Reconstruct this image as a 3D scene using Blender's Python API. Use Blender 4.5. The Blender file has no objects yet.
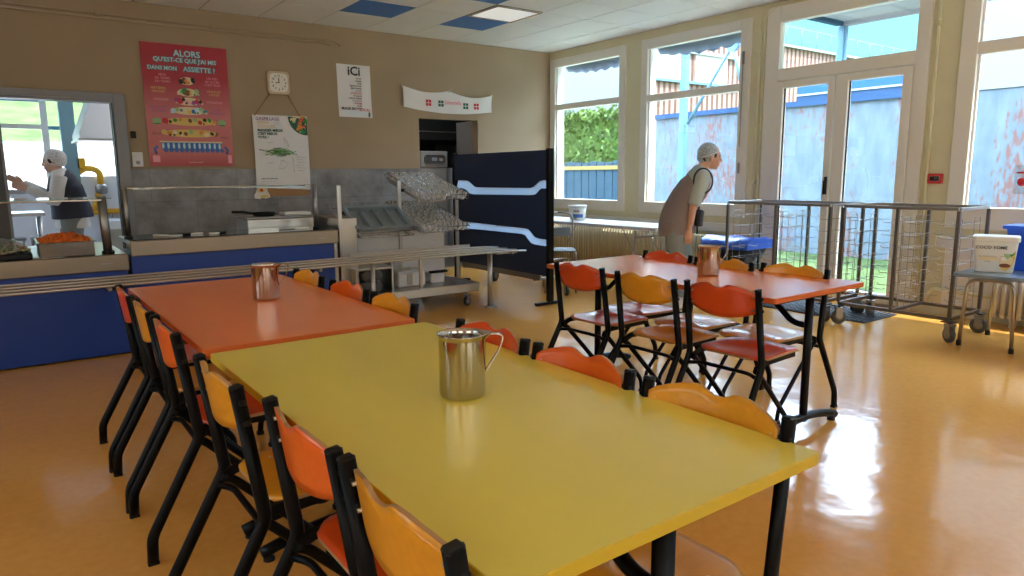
import bpy, bmesh, math, random
from mathutils import Vector, Matrix, Euler, noise
random.seed(7)
sc = bpy.context.scene
COL = sc.collection
PI = math.pi

# ------------------------------------------------------------------ materials
def lin(c):
    return tuple(((v/255)/12.92 if v/255 <= .04045 else ((v/255+.055)/1.055)**2.4) for v in c)
MATS = {}
def mat(name, col, rough=.5, metal=0., bump=0., bscale=20., var=0., vscale=5., spec=.5, coat=0., bdist=.01, stretch=None, emit=None, estr=0.):
    m = bpy.data.materials.new(name); m.use_nodes = True
    nt = m.node_tree; n = nt.nodes; l = nt.links
    b = n['Principled BSDF']
    b.inputs['Base Color'].default_value = (*col, 1)
    b.inputs['Roughness'].default_value = rough
    b.inputs['Metallic'].default_value = metal
    b.inputs['Specular IOR Level'].default_value = spec
    b.inputs['Coat Weight'].default_value = coat
    b.inputs['Coat Roughness'].default_value = .08
    if emit:
        b.inputs['Emission Color'].default_value = (*emit, 1); b.inputs['Emission Strength'].default_value = estr
    tc = n.new('ShaderNodeTexCoord')
    src = tc.outputs['Object']
    if stretch:
        mp = n.new('ShaderNodeMapping'); mp.inputs['Scale'].default_value = stretch
        l.new(src, mp.inputs['Vector']); src = mp.outputs['Vector']
    if var > 0:
        t = n.new('ShaderNodeTexNoise'); t.inputs['Scale'].default_value = vscale; t.inputs['Detail'].default_value = 5
        l.new(src, t.inputs['Vector'])
        r = n.new('ShaderNodeMapRange'); r.inputs['From Min'].default_value = .3; r.inputs['From Max'].default_value = .7
        r.inputs['To Min'].default_value = 1-var; r.inputs['To Max'].default_value = 1+var
        l.new(t.outputs['Fac'], r.inputs['Value'])
        mx = n.new('ShaderNodeVectorMath'); mx.operation = 'SCALE'; mx.inputs[0].default_value = col
        l.new(r.outputs['Result'], mx.inputs['Scale']); l.new(mx.outputs['Vector'], b.inputs['Base Color'])
    if bump > 0:
        t = n.new('ShaderNodeTexNoise'); t.inputs['Scale'].default_value = bscale; t.inputs['Detail'].default_value = 3
        l.new(src, t.inputs['Vector'])
        bp = n.new('ShaderNodeBump'); bp.inputs['Strength'].default_value = bump; bp.inputs['Distance'].default_value = bdist
        l.new(t.outputs['Fac'], bp.inputs['Height']); l.new(bp.outputs['Normal'], b.inputs['Normal'])
    MATS[name] = m
    return m
def clear_mat(name, tint, gloss_col=(1, 1, 1), base=.04, edge=.5, rough=.02):
    m = bpy.data.materials.new(name); m.use_nodes = True
    nt = m.node_tree; n = nt.nodes; l = nt.links; n.clear()
    o = n.new('ShaderNodeOutputMaterial'); t = n.new('ShaderNodeBsdfTransparent'); t.inputs[0].default_value = (*tint, 1)
    g = n.new('ShaderNodeBsdfGlossy'); g.inputs['Color'].default_value = (*gloss_col, 1); g.inputs['Roughness'].default_value = rough
    lw = n.new('ShaderNodeLayerWeight'); lw.inputs['Blend'].default_value = .35
    r = n.new('ShaderNodeMapRange'); r.inputs['To Min'].default_value = base; r.inputs['To Max'].default_value = edge
    l.new(lw.outputs['Facing'], r.inputs['Value'])
    mx = n.new('ShaderNodeMixShader'); l.new(r.outputs['Result'], mx.inputs[0]); l.new(t.outputs[0], mx.inputs[1]); l.new(g.outputs[0], mx.inputs[2])
    l.new(mx.outputs[0], o.inputs['Surface']); MATS[name] = m
    return m

# plaster, structure
mat('tan_paint', (.37, .28, .175), .75, bump=.12, bscale=160, var=.05, vscale=2, bdist=.003)
mat('cream_paint', (.68, .65, .44), .6, bump=.05, bscale=120, var=.03, bdist=.003)
mat('frame_grey', (.76, .75, .68), .45)
mat('frame_white', (.74, .73, .70), .4)
mat('ceiling_tile', (.84, .86, .87), .55, bump=.1, bscale=220, bdist=.002)
mat('ceiling_blue', (.04, .19, .55), .5)
mat('ceiling_grid', (.30, .28, .26), .6)
mat('lamp_diffuser', (.85, .85, .85), .12, spec=.8, emit=(1, 1, .98), estr=.25)  # faint glow stands in for the sheen on switched-off panels
mat('grey_frame', (.23, .24, .26), .4)
mat('teal_grey', (.20, .32, .35), .5)
mat('light_alu', (.42, .40, .38), .4, metal=.3)
mat('kitchen_wall', (.80, .82, .88), .5)
mat('dim_tube', (.9, .9, .9), .4, emit=(.8, .9, 1), estr=4)
mat('tube_light', (.9, .9, .9), .4, emit=(.92, .96, 1), estr=14)
mat('kitchen_floor', (.35, .33, .32), .5)
mat('outdoor_concrete', (.60, .60, .60), .9)
mat('blue_band', (.004, .08, .36), .5)
mat('dark_blue_band', (.004, .05, .15), .5)
mat('white_line', (.35, .4, .45), .5)
mat('white_panel', (.5, .52, .54), .6)
mat('blue_steel', (.09, .21, .32), .5)
mat('blue_grey_top', (.22, .30, .42), .25)
mat('soffit', (.26, .27, .30), .8)
mat('rail_grey', (.06, .10, .13), .5)
mat('awning_cloth', (.10, .14, .20), .9, bump=.3, bscale=12)
mat('fence_blue', (.012, .05, .09), .7)
mat('fence_rail', (.3, .21, .06), .7)
mat('siding_grey', (.22, .25, .27), .8)
mat('hedge_leaf', (.07, .15, .015), .7, var=.5, vscale=9)
mat('grass', (.075, .115, .045), .95, spec=.05, var=.35, vscale=2.5, bump=.8, bscale=60, bdist=.05)
mat('bank_grass', (.045, .075, .022), .95, spec=.03, var=.35, vscale=2.5)
mat('paving', (.85, .85, .83), .8)
# furniture
mat('yellow_laminate', (.78, .66, .11), .24, spec=.6, bump=.05, bscale=55, var=.05, vscale=3, bdist=.004, stretch=(1, .3, 1))
mat('yellow_edge', (.62, .44, .03), .45)
mat('orange_laminate', (.88, .245, .065), .22, spec=.8, bump=.04, bscale=55, var=.04, vscale=3, bdist=.004, stretch=(1, .3, 1))
mat('orange_edge', (.62, .13, .02), .45)
mat('black_metal', (.0015, .0015, .002), .38, spec=.16)
mat('black_plastic', (.006, .006, .007), .5, spec=.3)
mat('ply_orange', (.82, .135, .012), .3, coat=.3, var=.04, vscale=8, stretch=(1, 6, 6))
mat('ply_yellow', (.78, .34, .018), .3, coat=.3, var=.05, vscale=8, stretch=(1, 6, 6))
mat('ply_red', (.70, .08, .012), .3, coat=.3, var=.04, vscale=8, stretch=(1, 6, 6))
mat('ply_edge', (.42, .24, .10), .5)
mat('screw', (.6, .6, .6), .3, metal=1)
mat('pan_steel', (.17, .155, .14), .25, metal=1)
mat('counter_steel', (.31, .265, .21), .30, metal=1, bump=.02, bscale=40, stretch=(1, 30, 30))
mat('steel', (.48, .47, .45), .28, metal=1, bump=.02, bscale=40, stretch=(1, 30, 30))
mat('polished_steel', (.52, .48, .44), .13, metal=1)
mat('dull_steel', (.36, .35, .34), .4, metal=1)
mat('wire_steel', (.34, .33, .32), .35, metal=.9)
mat('counter_blue', (.004, .042, .28), .42)
mat('navy_panel', (.008, .024, .085), .5)
mat('screen_inlay', (.62, .74, .88), .35)
mat('dark_glass', (.012, .012, .014), .06, spec=.8)
mat('rubber_grey', (.09, .09, .09), .6)
mat('rubber_black', (.015, .015, .016), .6)
mat('cart_steel', (.20, .19, .18), .3, metal=.9)
mat('tray_grey', (.20, .25, .28), .45)
mat('white_plastic', (.80, .80, .78), .4)
mat('bucket_white', (.80, .82, .80), .35)
mat('bright_blue', (.02, .12, .72), .35)
mat('radiator_paint', (.50, .43, .27), .45)
mat('radiator_white', (.62, .58, .50), .45)
mat('mat_rubber', (.03, .035, .045), .7)
mat('carrot', (.80, .17, .015), .5, var=.3, vscale=60)
mat('salad', (.36, .36, .20), .6, var=.5, vscale=50)
mat('alarm_red', (.55, .03, .03), .4)
mat('label_white', (.8, .8, .78), .5)
mat('paper', (.80, .80, .80), .65, bump=.15, bscale=6, bdist=.02)
mat('cloth_white', (.80, .79, .76), .85)
mat('cardboard', (.36, .20, .08), .7)
mat('pipe_yellow', (.80, .42, .02), .4)
mat('machine_white', (.70, .72, .74), .4)
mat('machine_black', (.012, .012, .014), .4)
mat('ink_black', (.02, .02, .02), .6)
mat('ink_dark_green', (.02, .12, .07), .6)
mat('ink_green', (.05, .28, .05), .6)
mat('ink_light_green', (.35, .55, .25), .6)
mat('ink_purple', (.30, .08, .30), .6)
mat('ink_yellow', (.75, .55, .15), .6)
mat('ink_cream', (.80, .68, .42), .6)
mat('ink_red', (.62, .03, .05), .6)
mat('ink_pink', (.85, .35, .42), .6)
mat('ink_blue', (.05, .16, .50), .6)
mat('ink_light_blue', (.55, .78, .85), .6)
mat('ink_brown', (.22, .07, .03), .6)
mat('ink_teal', (.06, .25, .30), .6)
mat('ink_grey', (.35, .35, .37), .6)
mat('ink_white', (.85, .85, .85), .6)
mat('food_orange', (.75, .25, .04), .6)
mat('clock_face', (.80, .78, .70), .4)
mat('clock_case', (.62, .50, .34), .35)
# people
mat('skin', (.62, .34, .24), .55)
mat('skin_light', (.70, .42, .30), .55)
mat('hair_dark', (.035, .018, .01), .6)
mat('tunic', (.25, .20, .20), .8, bump=.25, bscale=30, bdist=.01)
mat('shirt_grey', (.42, .48, .46), .85, bump=.2, bscale=25, bdist=.01)
mat('trouser_grey', (.22, .25, .26), .85)
mat('binding_black', (.02, .022, .03), .7)
mat('vest_navy', (.018, .022, .045), .7, bump=.3, bscale=18, bdist=.01)
mat('coat_white', (.75, .76, .76), .8, bump=.2, bscale=20, bdist=.01)
mat('net_band', (.62, .68, .70), .8)
mat('shoe_white', (.6, .6, .6), .5)
mat('lips', (.45, .12, .10), .5)
mat('eye_dark', (.03, .02, .02), .2)
clear_mat('window_glass', (.97, .985, .99), base=.02, edge=.35)
clear_mat('shelf_glass', (.80, .92, .90), base=.08, edge=.75)
clear_mat('tumbler_glass', (.90, .92, .93), base=.12, edge=.95, rough=.06)
m = bpy.data.materials.new('clear_inlay'); m.use_nodes = True; MATS['clear_inlay'] = m
nt = m.node_tree; n = nt.nodes; l = nt.links; n.clear()
o = n.new('ShaderNodeOutputMaterial'); a_ = n.new('ShaderNodeBsdfTransparent'); a_.inputs[0].default_value = (.6, .68, .76, 1); b_ = n.new('ShaderNodeBsdfTranslucent'); b_.inputs[0].default_value = (.85, .92, 1, 1)
mx = n.new('ShaderNodeMixShader'); mx.inputs[0].default_value = .6; l.new(a_.outputs[0], mx.inputs[1]); l.new(b_.outputs[0], mx.inputs[2]); l.new(mx.outputs[0], o.inputs['Surface'])
def net_mat(name, col, dens):
    m = bpy.data.materials.new(name); m.use_nodes = True; MATS[name] = m
    nt = m.node_tree; n = nt.nodes; l = nt.links; b = n['Principled BSDF']; b.inputs['Base Color'].default_value = (*col, 1); b.inputs['Roughness'].default_value = .8
    tc = n.new('ShaderNodeTexCoord'); v = n.new('ShaderNodeTexVoronoi'); v.inputs['Scale'].default_value = 70; l.new(tc.outputs['Object'], v.inputs['Vector'])
    r = n.new('ShaderNodeMapRange'); r.inputs['From Min'].default_value = .1; r.inputs['From Max'].default_value = .6; r.inputs['To Min'].default_value = dens-.25; r.inputs['To Max'].default_value = dens+.25
    l.new(v.outputs['Distance'], r.inputs['Value']); l.new(r.outputs['Result'], b.inputs['Alpha'])
net_mat('net_white', (.85, .85, .85), .72); net_mat('net_blue', (.50, .62, .70), .55)
clear_mat('film', (.92, .94, .94), base=.15, edge=.6, rough=.15)
clear_mat('blue_clear', (.10, .32, .85), gloss_col=(.4, .6, 1), base=.25, edge=.6, rough=.2)

# floor: glossy ochre sheet with slow waves
m = bpy.data.materials.new('floor_vinyl'); m.use_nodes = True; MATS['floor_vinyl'] = m
nt = m.node_tree; n = nt.nodes; l = nt.links; b = n['Principled BSDF']
tc = n.new('ShaderNodeTexCoord')
t1 = n.new('ShaderNodeTexNoise'); t1.inputs['Scale'].default_value = 26; t1.inputs['Detail'].default_value = 6; l.new(tc.outputs['Object'], t1.inputs['Vector'])
cr = n.new('ShaderNodeValToRGB'); cr.color_ramp.elements[0].position = .3; cr.color_ramp.elements[0].color = (.66, .32, .068, 1)
cr.color_ramp.elements[1].position = .7; cr.color_ramp.elements[1].color = (.71, .36, .083, 1)
l.new(t1.outputs['Fac'], cr.inputs['Fac']); l.new(cr.outputs['Color'], b.inputs['Base Color'])
t2 = n.new('ShaderNodeTexNoise'); t2.inputs['Scale'].default_value = 2.6; t2.inputs['Detail'].default_value = 3; l.new(tc.outputs['Object'], t2.inputs['Vector'])
bp = n.new('ShaderNodeBump'); bp.inputs['Strength'].default_value = .22; bp.inputs['Distance'].default_value = .03
l.new(t2.outputs['Fac'], bp.inputs['Height']); l.new(bp.outputs['Normal'], b.inputs['Normal'])
b.inputs['Roughness'].default_value = .13; b.inputs['Specular IOR Level'].default_value = .55

# concrete-look wall tiles
m = bpy.data.materials.new('dado_tile'); m.use_nodes = True; MATS['dado_tile'] = m
nt = m.node_tree; n = nt.nodes; l = nt.links; b = n['Principled BSDF']
tc = n.new('ShaderNodeTexCoord')
t1 = n.new('ShaderNodeTexNoise'); t1.inputs['Scale'].default_value = 3.2; t1.inputs['Detail'].default_value = 8; t1.inputs['Roughness'].default_value = .65; l.new(tc.outputs['Object'], t1.inputs['Vector'])
cr = n.new('ShaderNodeValToRGB'); cr.color_ramp.elements[0].position = .3; cr.color_ramp.elements[0].color = (.13, .13, .135, 1)
cr.color_ramp.elements[1].position = .72; cr.color_ramp.elements[1].color = (.36, .37, .39, 1); l.new(t1.outputs['Fac'], cr.inputs['Fac'])
mp = n.new('ShaderNodeMapping'); mp.inputs['Rotation'].default_value = (PI/2, 0, 0); l.new(tc.outputs['Object'], mp.inputs['Vector'])
bk = n.new('ShaderNodeTexBrick'); bk.offset = .5; bk.inputs['Scale'].default_value = 1; bk.inputs['Brick Width'].default_value = .9; bk.inputs['Row Height'].default_value = .35
bk.inputs['Mortar Size'].default_value = .003; bk.inputs['Color1'].default_value = (1, 1, 1, 1); bk.inputs['Color2'].default_value = (.92, .92, .92, 1); bk.inputs['Mortar'].default_value = (.6, .6, .6, 1)
l.new(mp.outputs['Vector'], bk.inputs['Vector'])
mx = n.new('ShaderNodeMix'); mx.data_type = 'RGBA'; mx.blend_type = 'MULTIPLY'; mx.inputs['Factor'].default_value = 1
l.new(cr.outputs['Color'], mx.inputs[6]); l.new(bk.outputs['Color'], mx.inputs[7]); l.new(mx.outputs[2], b.inputs['Base Color'])
b.inputs['Roughness'].default_value = .38

# stained outdoor wall: pale paint with rusty flaking, more of it lower down
m = bpy.data.materials.new('flaking_wall'); m.use_nodes = True; MATS['flaking_wall'] = m
nt = m.node_tree; n = nt.nodes; l = nt.links; b = n['Principled BSDF']
tc = n.new('ShaderNodeTexCoord'); mp = n.new('ShaderNodeMapping'); mp.inputs['Scale'].default_value = (1, 1.3, .45); l.new(tc.outputs['Object'], mp.inputs['Vector'])
t1 = n.new('ShaderNodeTexNoise'); t1.inputs['Scale'].default_value = 1.0; t1.inputs['Detail'].default_value = 4; l.new(mp.outputs['Vector'], t1.inputs['Vector'])
t2 = n.new('ShaderNodeTexNoise'); t2.inputs['Scale'].default_value = 14; t2.inputs['Detail'].default_value = 6; l.new(mp.outputs['Vector'], t2.inputs['Vector'])
ml = n.new('ShaderNodeMath'); ml.operation = 'MULTIPLY'; l.new(t1.outputs['Fac'], ml.inputs[0]); l.new(t2.outputs['Fac'], ml.inputs[1])
cr = n.new('ShaderNodeValToRGB'); cr.color_ramp.elements[0].position = .27; cr.color_ramp.elements[0].color = (0, 0, 0, 1)
cr.color_ramp.elements[1].position = .36; cr.color_ramp.elements[1].color = (1, 1, 1, 1); l.new(ml.outputs[0], cr.inputs['Fac'])
t3 = n.new('ShaderNodeTexNoise'); t3.inputs['Scale'].default_value = 5; t3.inputs['Detail'].default_value = 8; l.new(mp.outputs['Vector'], t3.inputs['Vector'])
c2 = n.new('ShaderNodeValToRGB'); c2.color_ramp.elements[0].position = .3; c2.color_ramp.elements[0].color = (.10, .14, .18, 1)
c2.color_ramp.elements[1].position = .7; c2.color_ramp.elements[1].color = (.15, .20, .25, 1); l.new(t3.outputs['Fac'], c2.inputs['Fac'])
mx = n.new('ShaderNodeMix'); mx.data_type = 'RGBA'; l.new(cr.outputs['Color'], mx.inputs['Factor']); l.new(c2.outputs['Color'], mx.inputs[6]); mx.inputs[7].default_value = (.17, .09, .085, 1)
l.new(mx.outputs[2], b.inputs['Base Color']); b.inputs['Roughness'].default_value = .9

# vertical timber cladding
m = bpy.data.materials.new('timber_cladding'); m.use_nodes = True; MATS['timber_cladding'] = m
nt = m.node_tree; n = nt.nodes; l = nt.links; b = n['Principled BSDF']
tc = n.new('ShaderNodeTexCoord'); wv = n.new('ShaderNodeTexWave'); wv.bands_direction = 'X'; wv.inputs['Scale'].default_value = 1.4; wv.inputs['Distortion'].default_value = .6; wv.inputs['Detail'].default_value = 1
l.new(tc.outputs['Object'], wv.inputs['Vector'])
cr = n.new('ShaderNodeValToRGB'); cr.color_ramp.elements[0].position = .25; cr.color_ramp.elements[0].color = (.10, .05, .035, 1)
cr.color_ramp.elements[1].position = .6; cr.color_ramp.elements[1].color = (.28, .20, .17, 1); l.new(wv.outputs['Fac'], cr.inputs['Fac'])
l.new(cr.outputs['Color'], b.inputs['Base Color']); b.inputs['Roughness'].default_value = .9

# red poster sheet: deep red at the head printing into pink
m = bpy.data.materials.new('poster_red'); m.use_nodes = True; MATS['poster_red'] = m
nt = m.node_tree; n = nt.nodes; l = nt.links; b = n['Principled BSDF']
tc = n.new('ShaderNodeTexCoord'); sp = n.new('ShaderNodeSeparateXYZ'); l.new(tc.outputs['Object'], sp.inputs[0])
mr = n.new('ShaderNodeMapRange'); mr.inputs['From Min'].default_value = -.64; mr.inputs['From Max'].default_value = .64; l.new(sp.outputs['Z'], mr.inputs['Value'])
cr = n.new('ShaderNodeValToRGB'); e = cr.color_ramp.elements
e[0].position = 0; e[0].color = (.42, .03, .035, 1); e[1].position = .72; e[1].color = (.40, .012, .03, 1)
k = e.new(.13); k.color = (.60, .15, .13, 1); k = e.new(.42); k.color = (.60, .17, .17, 1)
l.new(mr.outputs['Result'], cr.inputs['Fac']); l.new(cr.outputs['Color'], b.inputs['Base Color']); b.inputs['Roughness'].default_value = .35

# ------------------------------------------------------------------ mesh builder
def V(*a): return Vector(a)
class MB:
    def __init__(s):
        s.bm = bmesh.new(); s.mats = []
    def mi(s, m):
        if m not in s.mats: s.mats.append(m)
        return s.mats.index(m)
    def _fin(s, faces, m, smooth):
        i = s.mi(m)
        for f in faces: f.material_index = i; f.smooth = smooth
    def box(s, x0, x1, y0, y1, z0, z1, m, bev=0., M=None, seg=1):
        vs = [s.bm.verts.new((x, y, z)) for x in (x0, x1) for y in (y0, y1) for z in (z0, z1)]
        q = [(0, 1, 3, 2), (4, 6, 7, 5), (0, 4, 5, 1), (2, 3, 7, 6), (0, 2, 6, 4), (1, 5, 7, 3)]
        fs = [s.bm.faces.new([vs[i] for i in a]) for a in q]
        if bev > 0:
            es = list({e for f in fs for e in f.edges})
            r = bmesh.ops.bevel(s.bm, geom=es, offset=bev, segments=seg, affect='EDGES', profile=.5)
            fs = list({f for f in r['faces']} | {f for f in fs if f.is_valid})
            vs = list({v for f in fs for v in f.verts})
        if M is not None:
            for v in vs: v.co = M @ v.co
        s._fin(fs, m, False); return s
    def loft(s, rings, m, cap=True, smooth=True, close=True):
        R = [[s.bm.verts.new(p) for p in r] for r in rings]; fs = []
        n = len(R[0])
        for a, b in zip(R, R[1:]):
            for i in range(n if close else n-1):
                j = (i+1) % n
                fs.append(s.bm.faces.new((a[i], a[j], b[j], b[i])))
        s._fin(fs, m, smooth)
        if cap and close:
            c = [s.bm.faces.new(R[0][::-1]), s.bm.faces.new(R[-1])]; s._fin(c, m, False)
        return s
    def sweep(s, pts, rx, ry, m, side=None, n=8, cap=True, square=False, closed=False, radii=None):
        """tube along pts; rx across 'side', ry the other way"""
        P = [Vector(p) for p in pts]; rings = []
        N = len(P)
        prev = None
        for i, p in enumerate(P):
            if closed: t = (P[(i+1) % N]-P[i-1]).normalized()
            elif i == 0: t = (P[1]-P[0]).normalized()
            elif i == N-1: t = (P[-1]-P[-2]).normalized()
            else:
                t = ((P[i+1]-p).normalized()+(p-P[i-1]).normalized())
                t = t.normalized() if t.length > 1e-6 else (P[i+1]-p).normalized()
            if side is not None: a = Vector(side)
            elif prev is not None: a = prev
            else: a = V(0, 0, 1) if abs(t.z) < .9 else V(1, 0, 0)
            a = (a-t*a.dot(t))
            if a.length < 1e-5: a = t.orthogonal()
            a.normalize(); prev = a; b_ = t.cross(a)
            k = 1.
            if 0 < i < N-1 or closed:
                d0 = (p-P[i-1]).normalized(); d1 = (P[(i+1) % N]-p).normalized(); c = max(.35, math.sqrt(max(0, (1+d0.dot(d1))/2))); 
            sx, sy = (rx, ry) if radii is None else radii[i]
            if square: offs = [(-1, -1), (1, -1), (1, 1), (-1, 1)]
            else: offs = [(math.cos(2*PI*q/n), math.sin(2*PI*q/n)) for q in range(n)]
            rings.append([p+a*(u*sx)+b_*(w*sy) for u, w in offs])
        if closed: rings.append(rings[0]); cap = False
        if closed:
            R = [[s.bm.verts.new(q) for q in r] for r in rings[:-1]]; R.append(R[0]); fs = []
            nn = len(R[0])
            for a, b2 in zip(R, R[1:]):
                for i in range(nn):
                    j = (i+1) % nn; fs.append(s.bm.faces.new((a[i], a[j], b2[j], b2[i])))
            s._fin(fs, m, not square); return s
        return s.loft(rings, m, cap=cap, smooth=not square)
    def cyl(s, p0, p1, r, m, n=12, r1=None):
        return s.sweep([p0, p1], r, r, m, n=n, radii=[(r, r), (r1 if r1 is not None else r,)*2])
    def lathe(s, prof, c, m, n=28, axis=None, cap=False, smooth=True):
        c = Vector(c); rings = []
        for r, z in prof:
            ring = [V(r*math.cos(2*PI*i/n), r*math.sin(2*PI*i/n), z) for i in range(n)]
            if axis is not None: ring = [axis @ q for q in ring]
            rings.append([c+q for q in ring])
        return s.loft(rings, m, cap=cap, smooth=smooth)
    def ball(s, c, rx, ry, rz, m, n=12, M=None):
        rings = []
        k = max(4, n//2+2)
        for j in range(k+1):
            th = PI*j/k; q = max(math.sin(th), .02)
            ring = [V(rx*q*math.cos(2*PI*i/n), ry*q*math.sin(2*PI*i/n), -rz*math.cos(th)) for i in range(n)]
            if M is not None: ring = [M @ v for v in ring]
            rings.append([Vector(c)+v for v in ring])
        return s.loft(rings, m)
    def poly(s, pts, m, d=None, smooth=False):
        """flat polygon, extruded by vector d when given"""
        vs = [s.bm.verts.new(p) for p in pts]; fs = [s.bm.faces.new(vs)]
        if d is not None:
            d = Vector(d); w = [s.bm.verts.new(Vector(p)+d) for p in pts]
            fs.append(s.bm.faces.new(w[::-1])); nn = len(vs)
            for i in range(nn):
                j = (i+1) % nn; fs.append(s.bm.faces.new((vs[i], w[i], w[j], vs[j])))
        s._fin(fs, m, smooth); return s
    def text(s, txt, size, M, m, ex=.0004, align='CENTER', bold=0.):
        c = bpy.data.curves.new('t', 'FONT'); c.body = txt; c.size = size; c.extrude = ex; c.align_x = align; c.align_y = 'CENTER'; c.offset = bold; c.resolution_u = 2
        o = bpy.data.objects.new('t', c); COL.objects.link(o)
        dg = bpy.context.evaluated_depsgraph_get(); dg.update()
        me = bpy.data.meshes.new_from_object(o.evaluated_get(dg))
        me.transform(M); nb = len(s.bm.faces); s.bm.from_mesh(me); s.bm.faces.ensure_lookup_table()
        s._fin(s.bm.faces[nb:], m, False)
        bpy.data.objects.remove(o); bpy.data.curves.remove(c); bpy.data.meshes.remove(me); return s
    def build(s, name, parent=None, loc=None, rot=None, recalc=True):
        if recalc: bmesh.ops.recalc_face_normals(s.bm, faces=s.bm.faces)
        me = bpy.data.meshes.new(name); s.bm.to_mesh(me); s.bm.free()
        for m in s.mats: me.materials.append(MATS[m])
        o = bpy.data.objects.new(name, me); COL.objects.link(o)
        if parent is not None: o.parent = parent
        if loc is not None: o.location = loc
        if rot is not None: o.rotation_euler = rot
        return o
def tag(o, label, cat, group=None, kind=None):
    o['label'] = label; o['category'] = cat
    if group: o['group'] = group
    if kind: o['kind'] = kind
    return o
def thing(name, label, cat, loc=(0, 0, 0), rz=0, group=None):
    o = bpy.data.objects.new(name, None); COL.objects.link(o); o.empty_display_size = .05
    o.location = loc; o.rotation_euler = (0, 0, rz)
    return tag(o, label, cat, group)
def struct(name, mb, parent=None, label=None):
    o = mb.build(name, parent)
    if parent is None: o['kind'] = 'structure'
    if label: o['label'] = label
    return o
def copy_tree(o, parent=None):
    c = o.copy(); COL.objects.link(c)
    if parent is not None: c.parent = parent
    for ch in list(o.children): copy_tree(ch, c)
    return c
def arc(c, r, a0, a1, n, ax=(1, 0, 0), ay=(0, 0, 1)):
    c = Vector(c); ax = Vector(ax); ay = Vector(ay)
    return [c+ax*(r*math.cos(a0+(a1-a0)*i/n))+ay*(r*math.sin(a0+(a1-a0)*i/n)) for i in range(n+1)]
def fillet(pts, r, n=4):
    P = [Vector(p) for p in pts]; out = [P[0]]
    for i in range(1, len(P)-1):
        a, p, b_ = P[i-1], P[i], P[i+1]; u = (a-p); w = (b_-p)
        k = min(r, u.length*.45, w.length*.45); s0 = p+u.normalized()*k; s1 = p+w.normalized()*k
        for j in range(n+1):
            t = j/n; out.append(s0*(1-t)**2+p*2*t*(1-t)+s1*t*t)
    out.append(P[-1]); return out

# ------------------------------------------------------------------ room dimensions
XR, YB, ZC = 6.9, 8.37, 3.10
XL, YF = -4.2, -3.4          # unseen left and rear walls
WT = .22

# floor
mb = MB(); mb.box(XL-.2, XR+WT, YF-.2, YB+.15, -.12, 0, 'floor_vinyl'); struct('floor', mb)

# ceiling: lay-in tiles on a grid
gx = [XL]+[6.42-.635*k for k in range(17, -1, -1)]+[XR]
gx = [XL]+[x for x in gx[1:-1] if x > XL+.1]+[XR]
gy = [YF]+[7.58-.61*k for k in range(18, -1, -1) if 7.58-.61*k > YF+.1]+[YB]
blue = set(); lamps = []
mb = MB()
def cell(x, y):
    i = max(k for k in range(len(gx)) if gx[k] <= x); j = max(k for k in range(len(gy)) if gy[k] <= y); return i, j
BL = [cell(3.5, 7.3), cell(4.8, 7.3), cell(2.9, 6.6), cell(4.2, 6.1), cell(1.0, 6.1), cell(2.0, 4.2), cell(3.2, 3.0), cell(5.3, 5.0)]
LP = [cell(4.8, 6.7), cell(5.6, 4.0), cell(2.3, 5.4), cell(5.6, 2.2), cell(2.3, 2.2)]
for i in range(len(gx)-1):
    for j in range(len(gy)-1):
        if (i, j) in LP: continue
        a = .006
        m_ = 'ceiling_blue' if (i, j) in BL else 'ceiling_tile'
        mb.box(gx[i]+a, gx[i+1]-a, gy[j]+a, gy[j+1]-a, ZC, ZC+.02, m_)
mb.box(XL-.2, XR+WT, YF-.2, YB+.15, ZC+.004, ZC+.12, 'ceiling_grid')
struct('ceiling', mb)
for k, (i, j) in enumerate(LP):
    t = thing('ceiling_light', ['square light panel beside the second blue ceiling tile', 'square ceiling light panel near the door side', 'square ceiling light panel over the orange table', 'square ceiling light panel over the far aisle', 'square ceiling light panel over the yellow table'][k], 'ceiling light', ((gx[i]+gx[i+1])/2, (gy[j]+gy[j+1])/2, ZC-.012), 0, 'square panels in the tiled ceiling')
    w = (gx[i+1]-gx[i])/2-.008; h = (gy[j+1]-gy[j])/2-.008
    f = MB()
    for (a, b_, c_, d_) in ((-w, w, -h, -h+.03), (-w, w, h-.03, h), (-w, -w+.03, -h+.03, h-.03), (w-.03, w, -h+.03, h-.03)): f.box(a, b_, c_, d_, -.0, .02, 'polished_steel')
    f.build('frame', t)
    f = MB(); f.box(-w+.03, w-.03, -h+.03, h-.03, .004, .012, 'lamp_diffuser'); f.build('diffuser', t)

# back wall with two openings: kitchen pass (x<1.06, z<2.08) and wash-up doorway (4.64..5.58)
K0, K1, KT = -2.6, 1.18, 2.17
D0, D1, DT = 4.64, 5.58, 2.065
mb = MB()
mb.box(XL-.2, K0, YB, YB+.15, 0, ZC, 'tan_paint')
mb.box(K0, K1, YB, YB+.15, KT, ZC, 'tan_paint')
mb.box(K1, D0, YB, YB+.15, 0, ZC, 'tan_paint')
mb.box(D0, D1, YB, YB+.15, DT, ZC, 'tan_paint')
mb.box(D1, XR+WT, YB, YB+.15, 0, ZC, 'tan_paint')
struct('wall_back', mb)
mb = MB()
mb.box(K1+.0, D0-.0, YB-.012, YB-.0005, 0, 1.40, 'dado_tile')
mb.box(D1+.0, XR-.001, YB-.012, YB-.0005, 0, 1.40, 'dado_tile')
struct('trim_1', mb)
mb = MB()  # grey aluminium surround of the kitchen pass
mb.box(K1-.115, K1, YB-.03, YB+.17, 0, KT, 'grey_frame', .004)
mb.box(K0, K1-.115, YB-.03, YB+.17, KT-.095, KT, 'grey_frame', .004)
mb.box(K0, K0+.11, YB-.03, YB+.17, 0, KT-.095, 'grey_frame', .004)
mb.box(K0+.2, .80, YB-.05, YB-.031, KT-.07, KT-.005, 'light_alu', .003)
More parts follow.
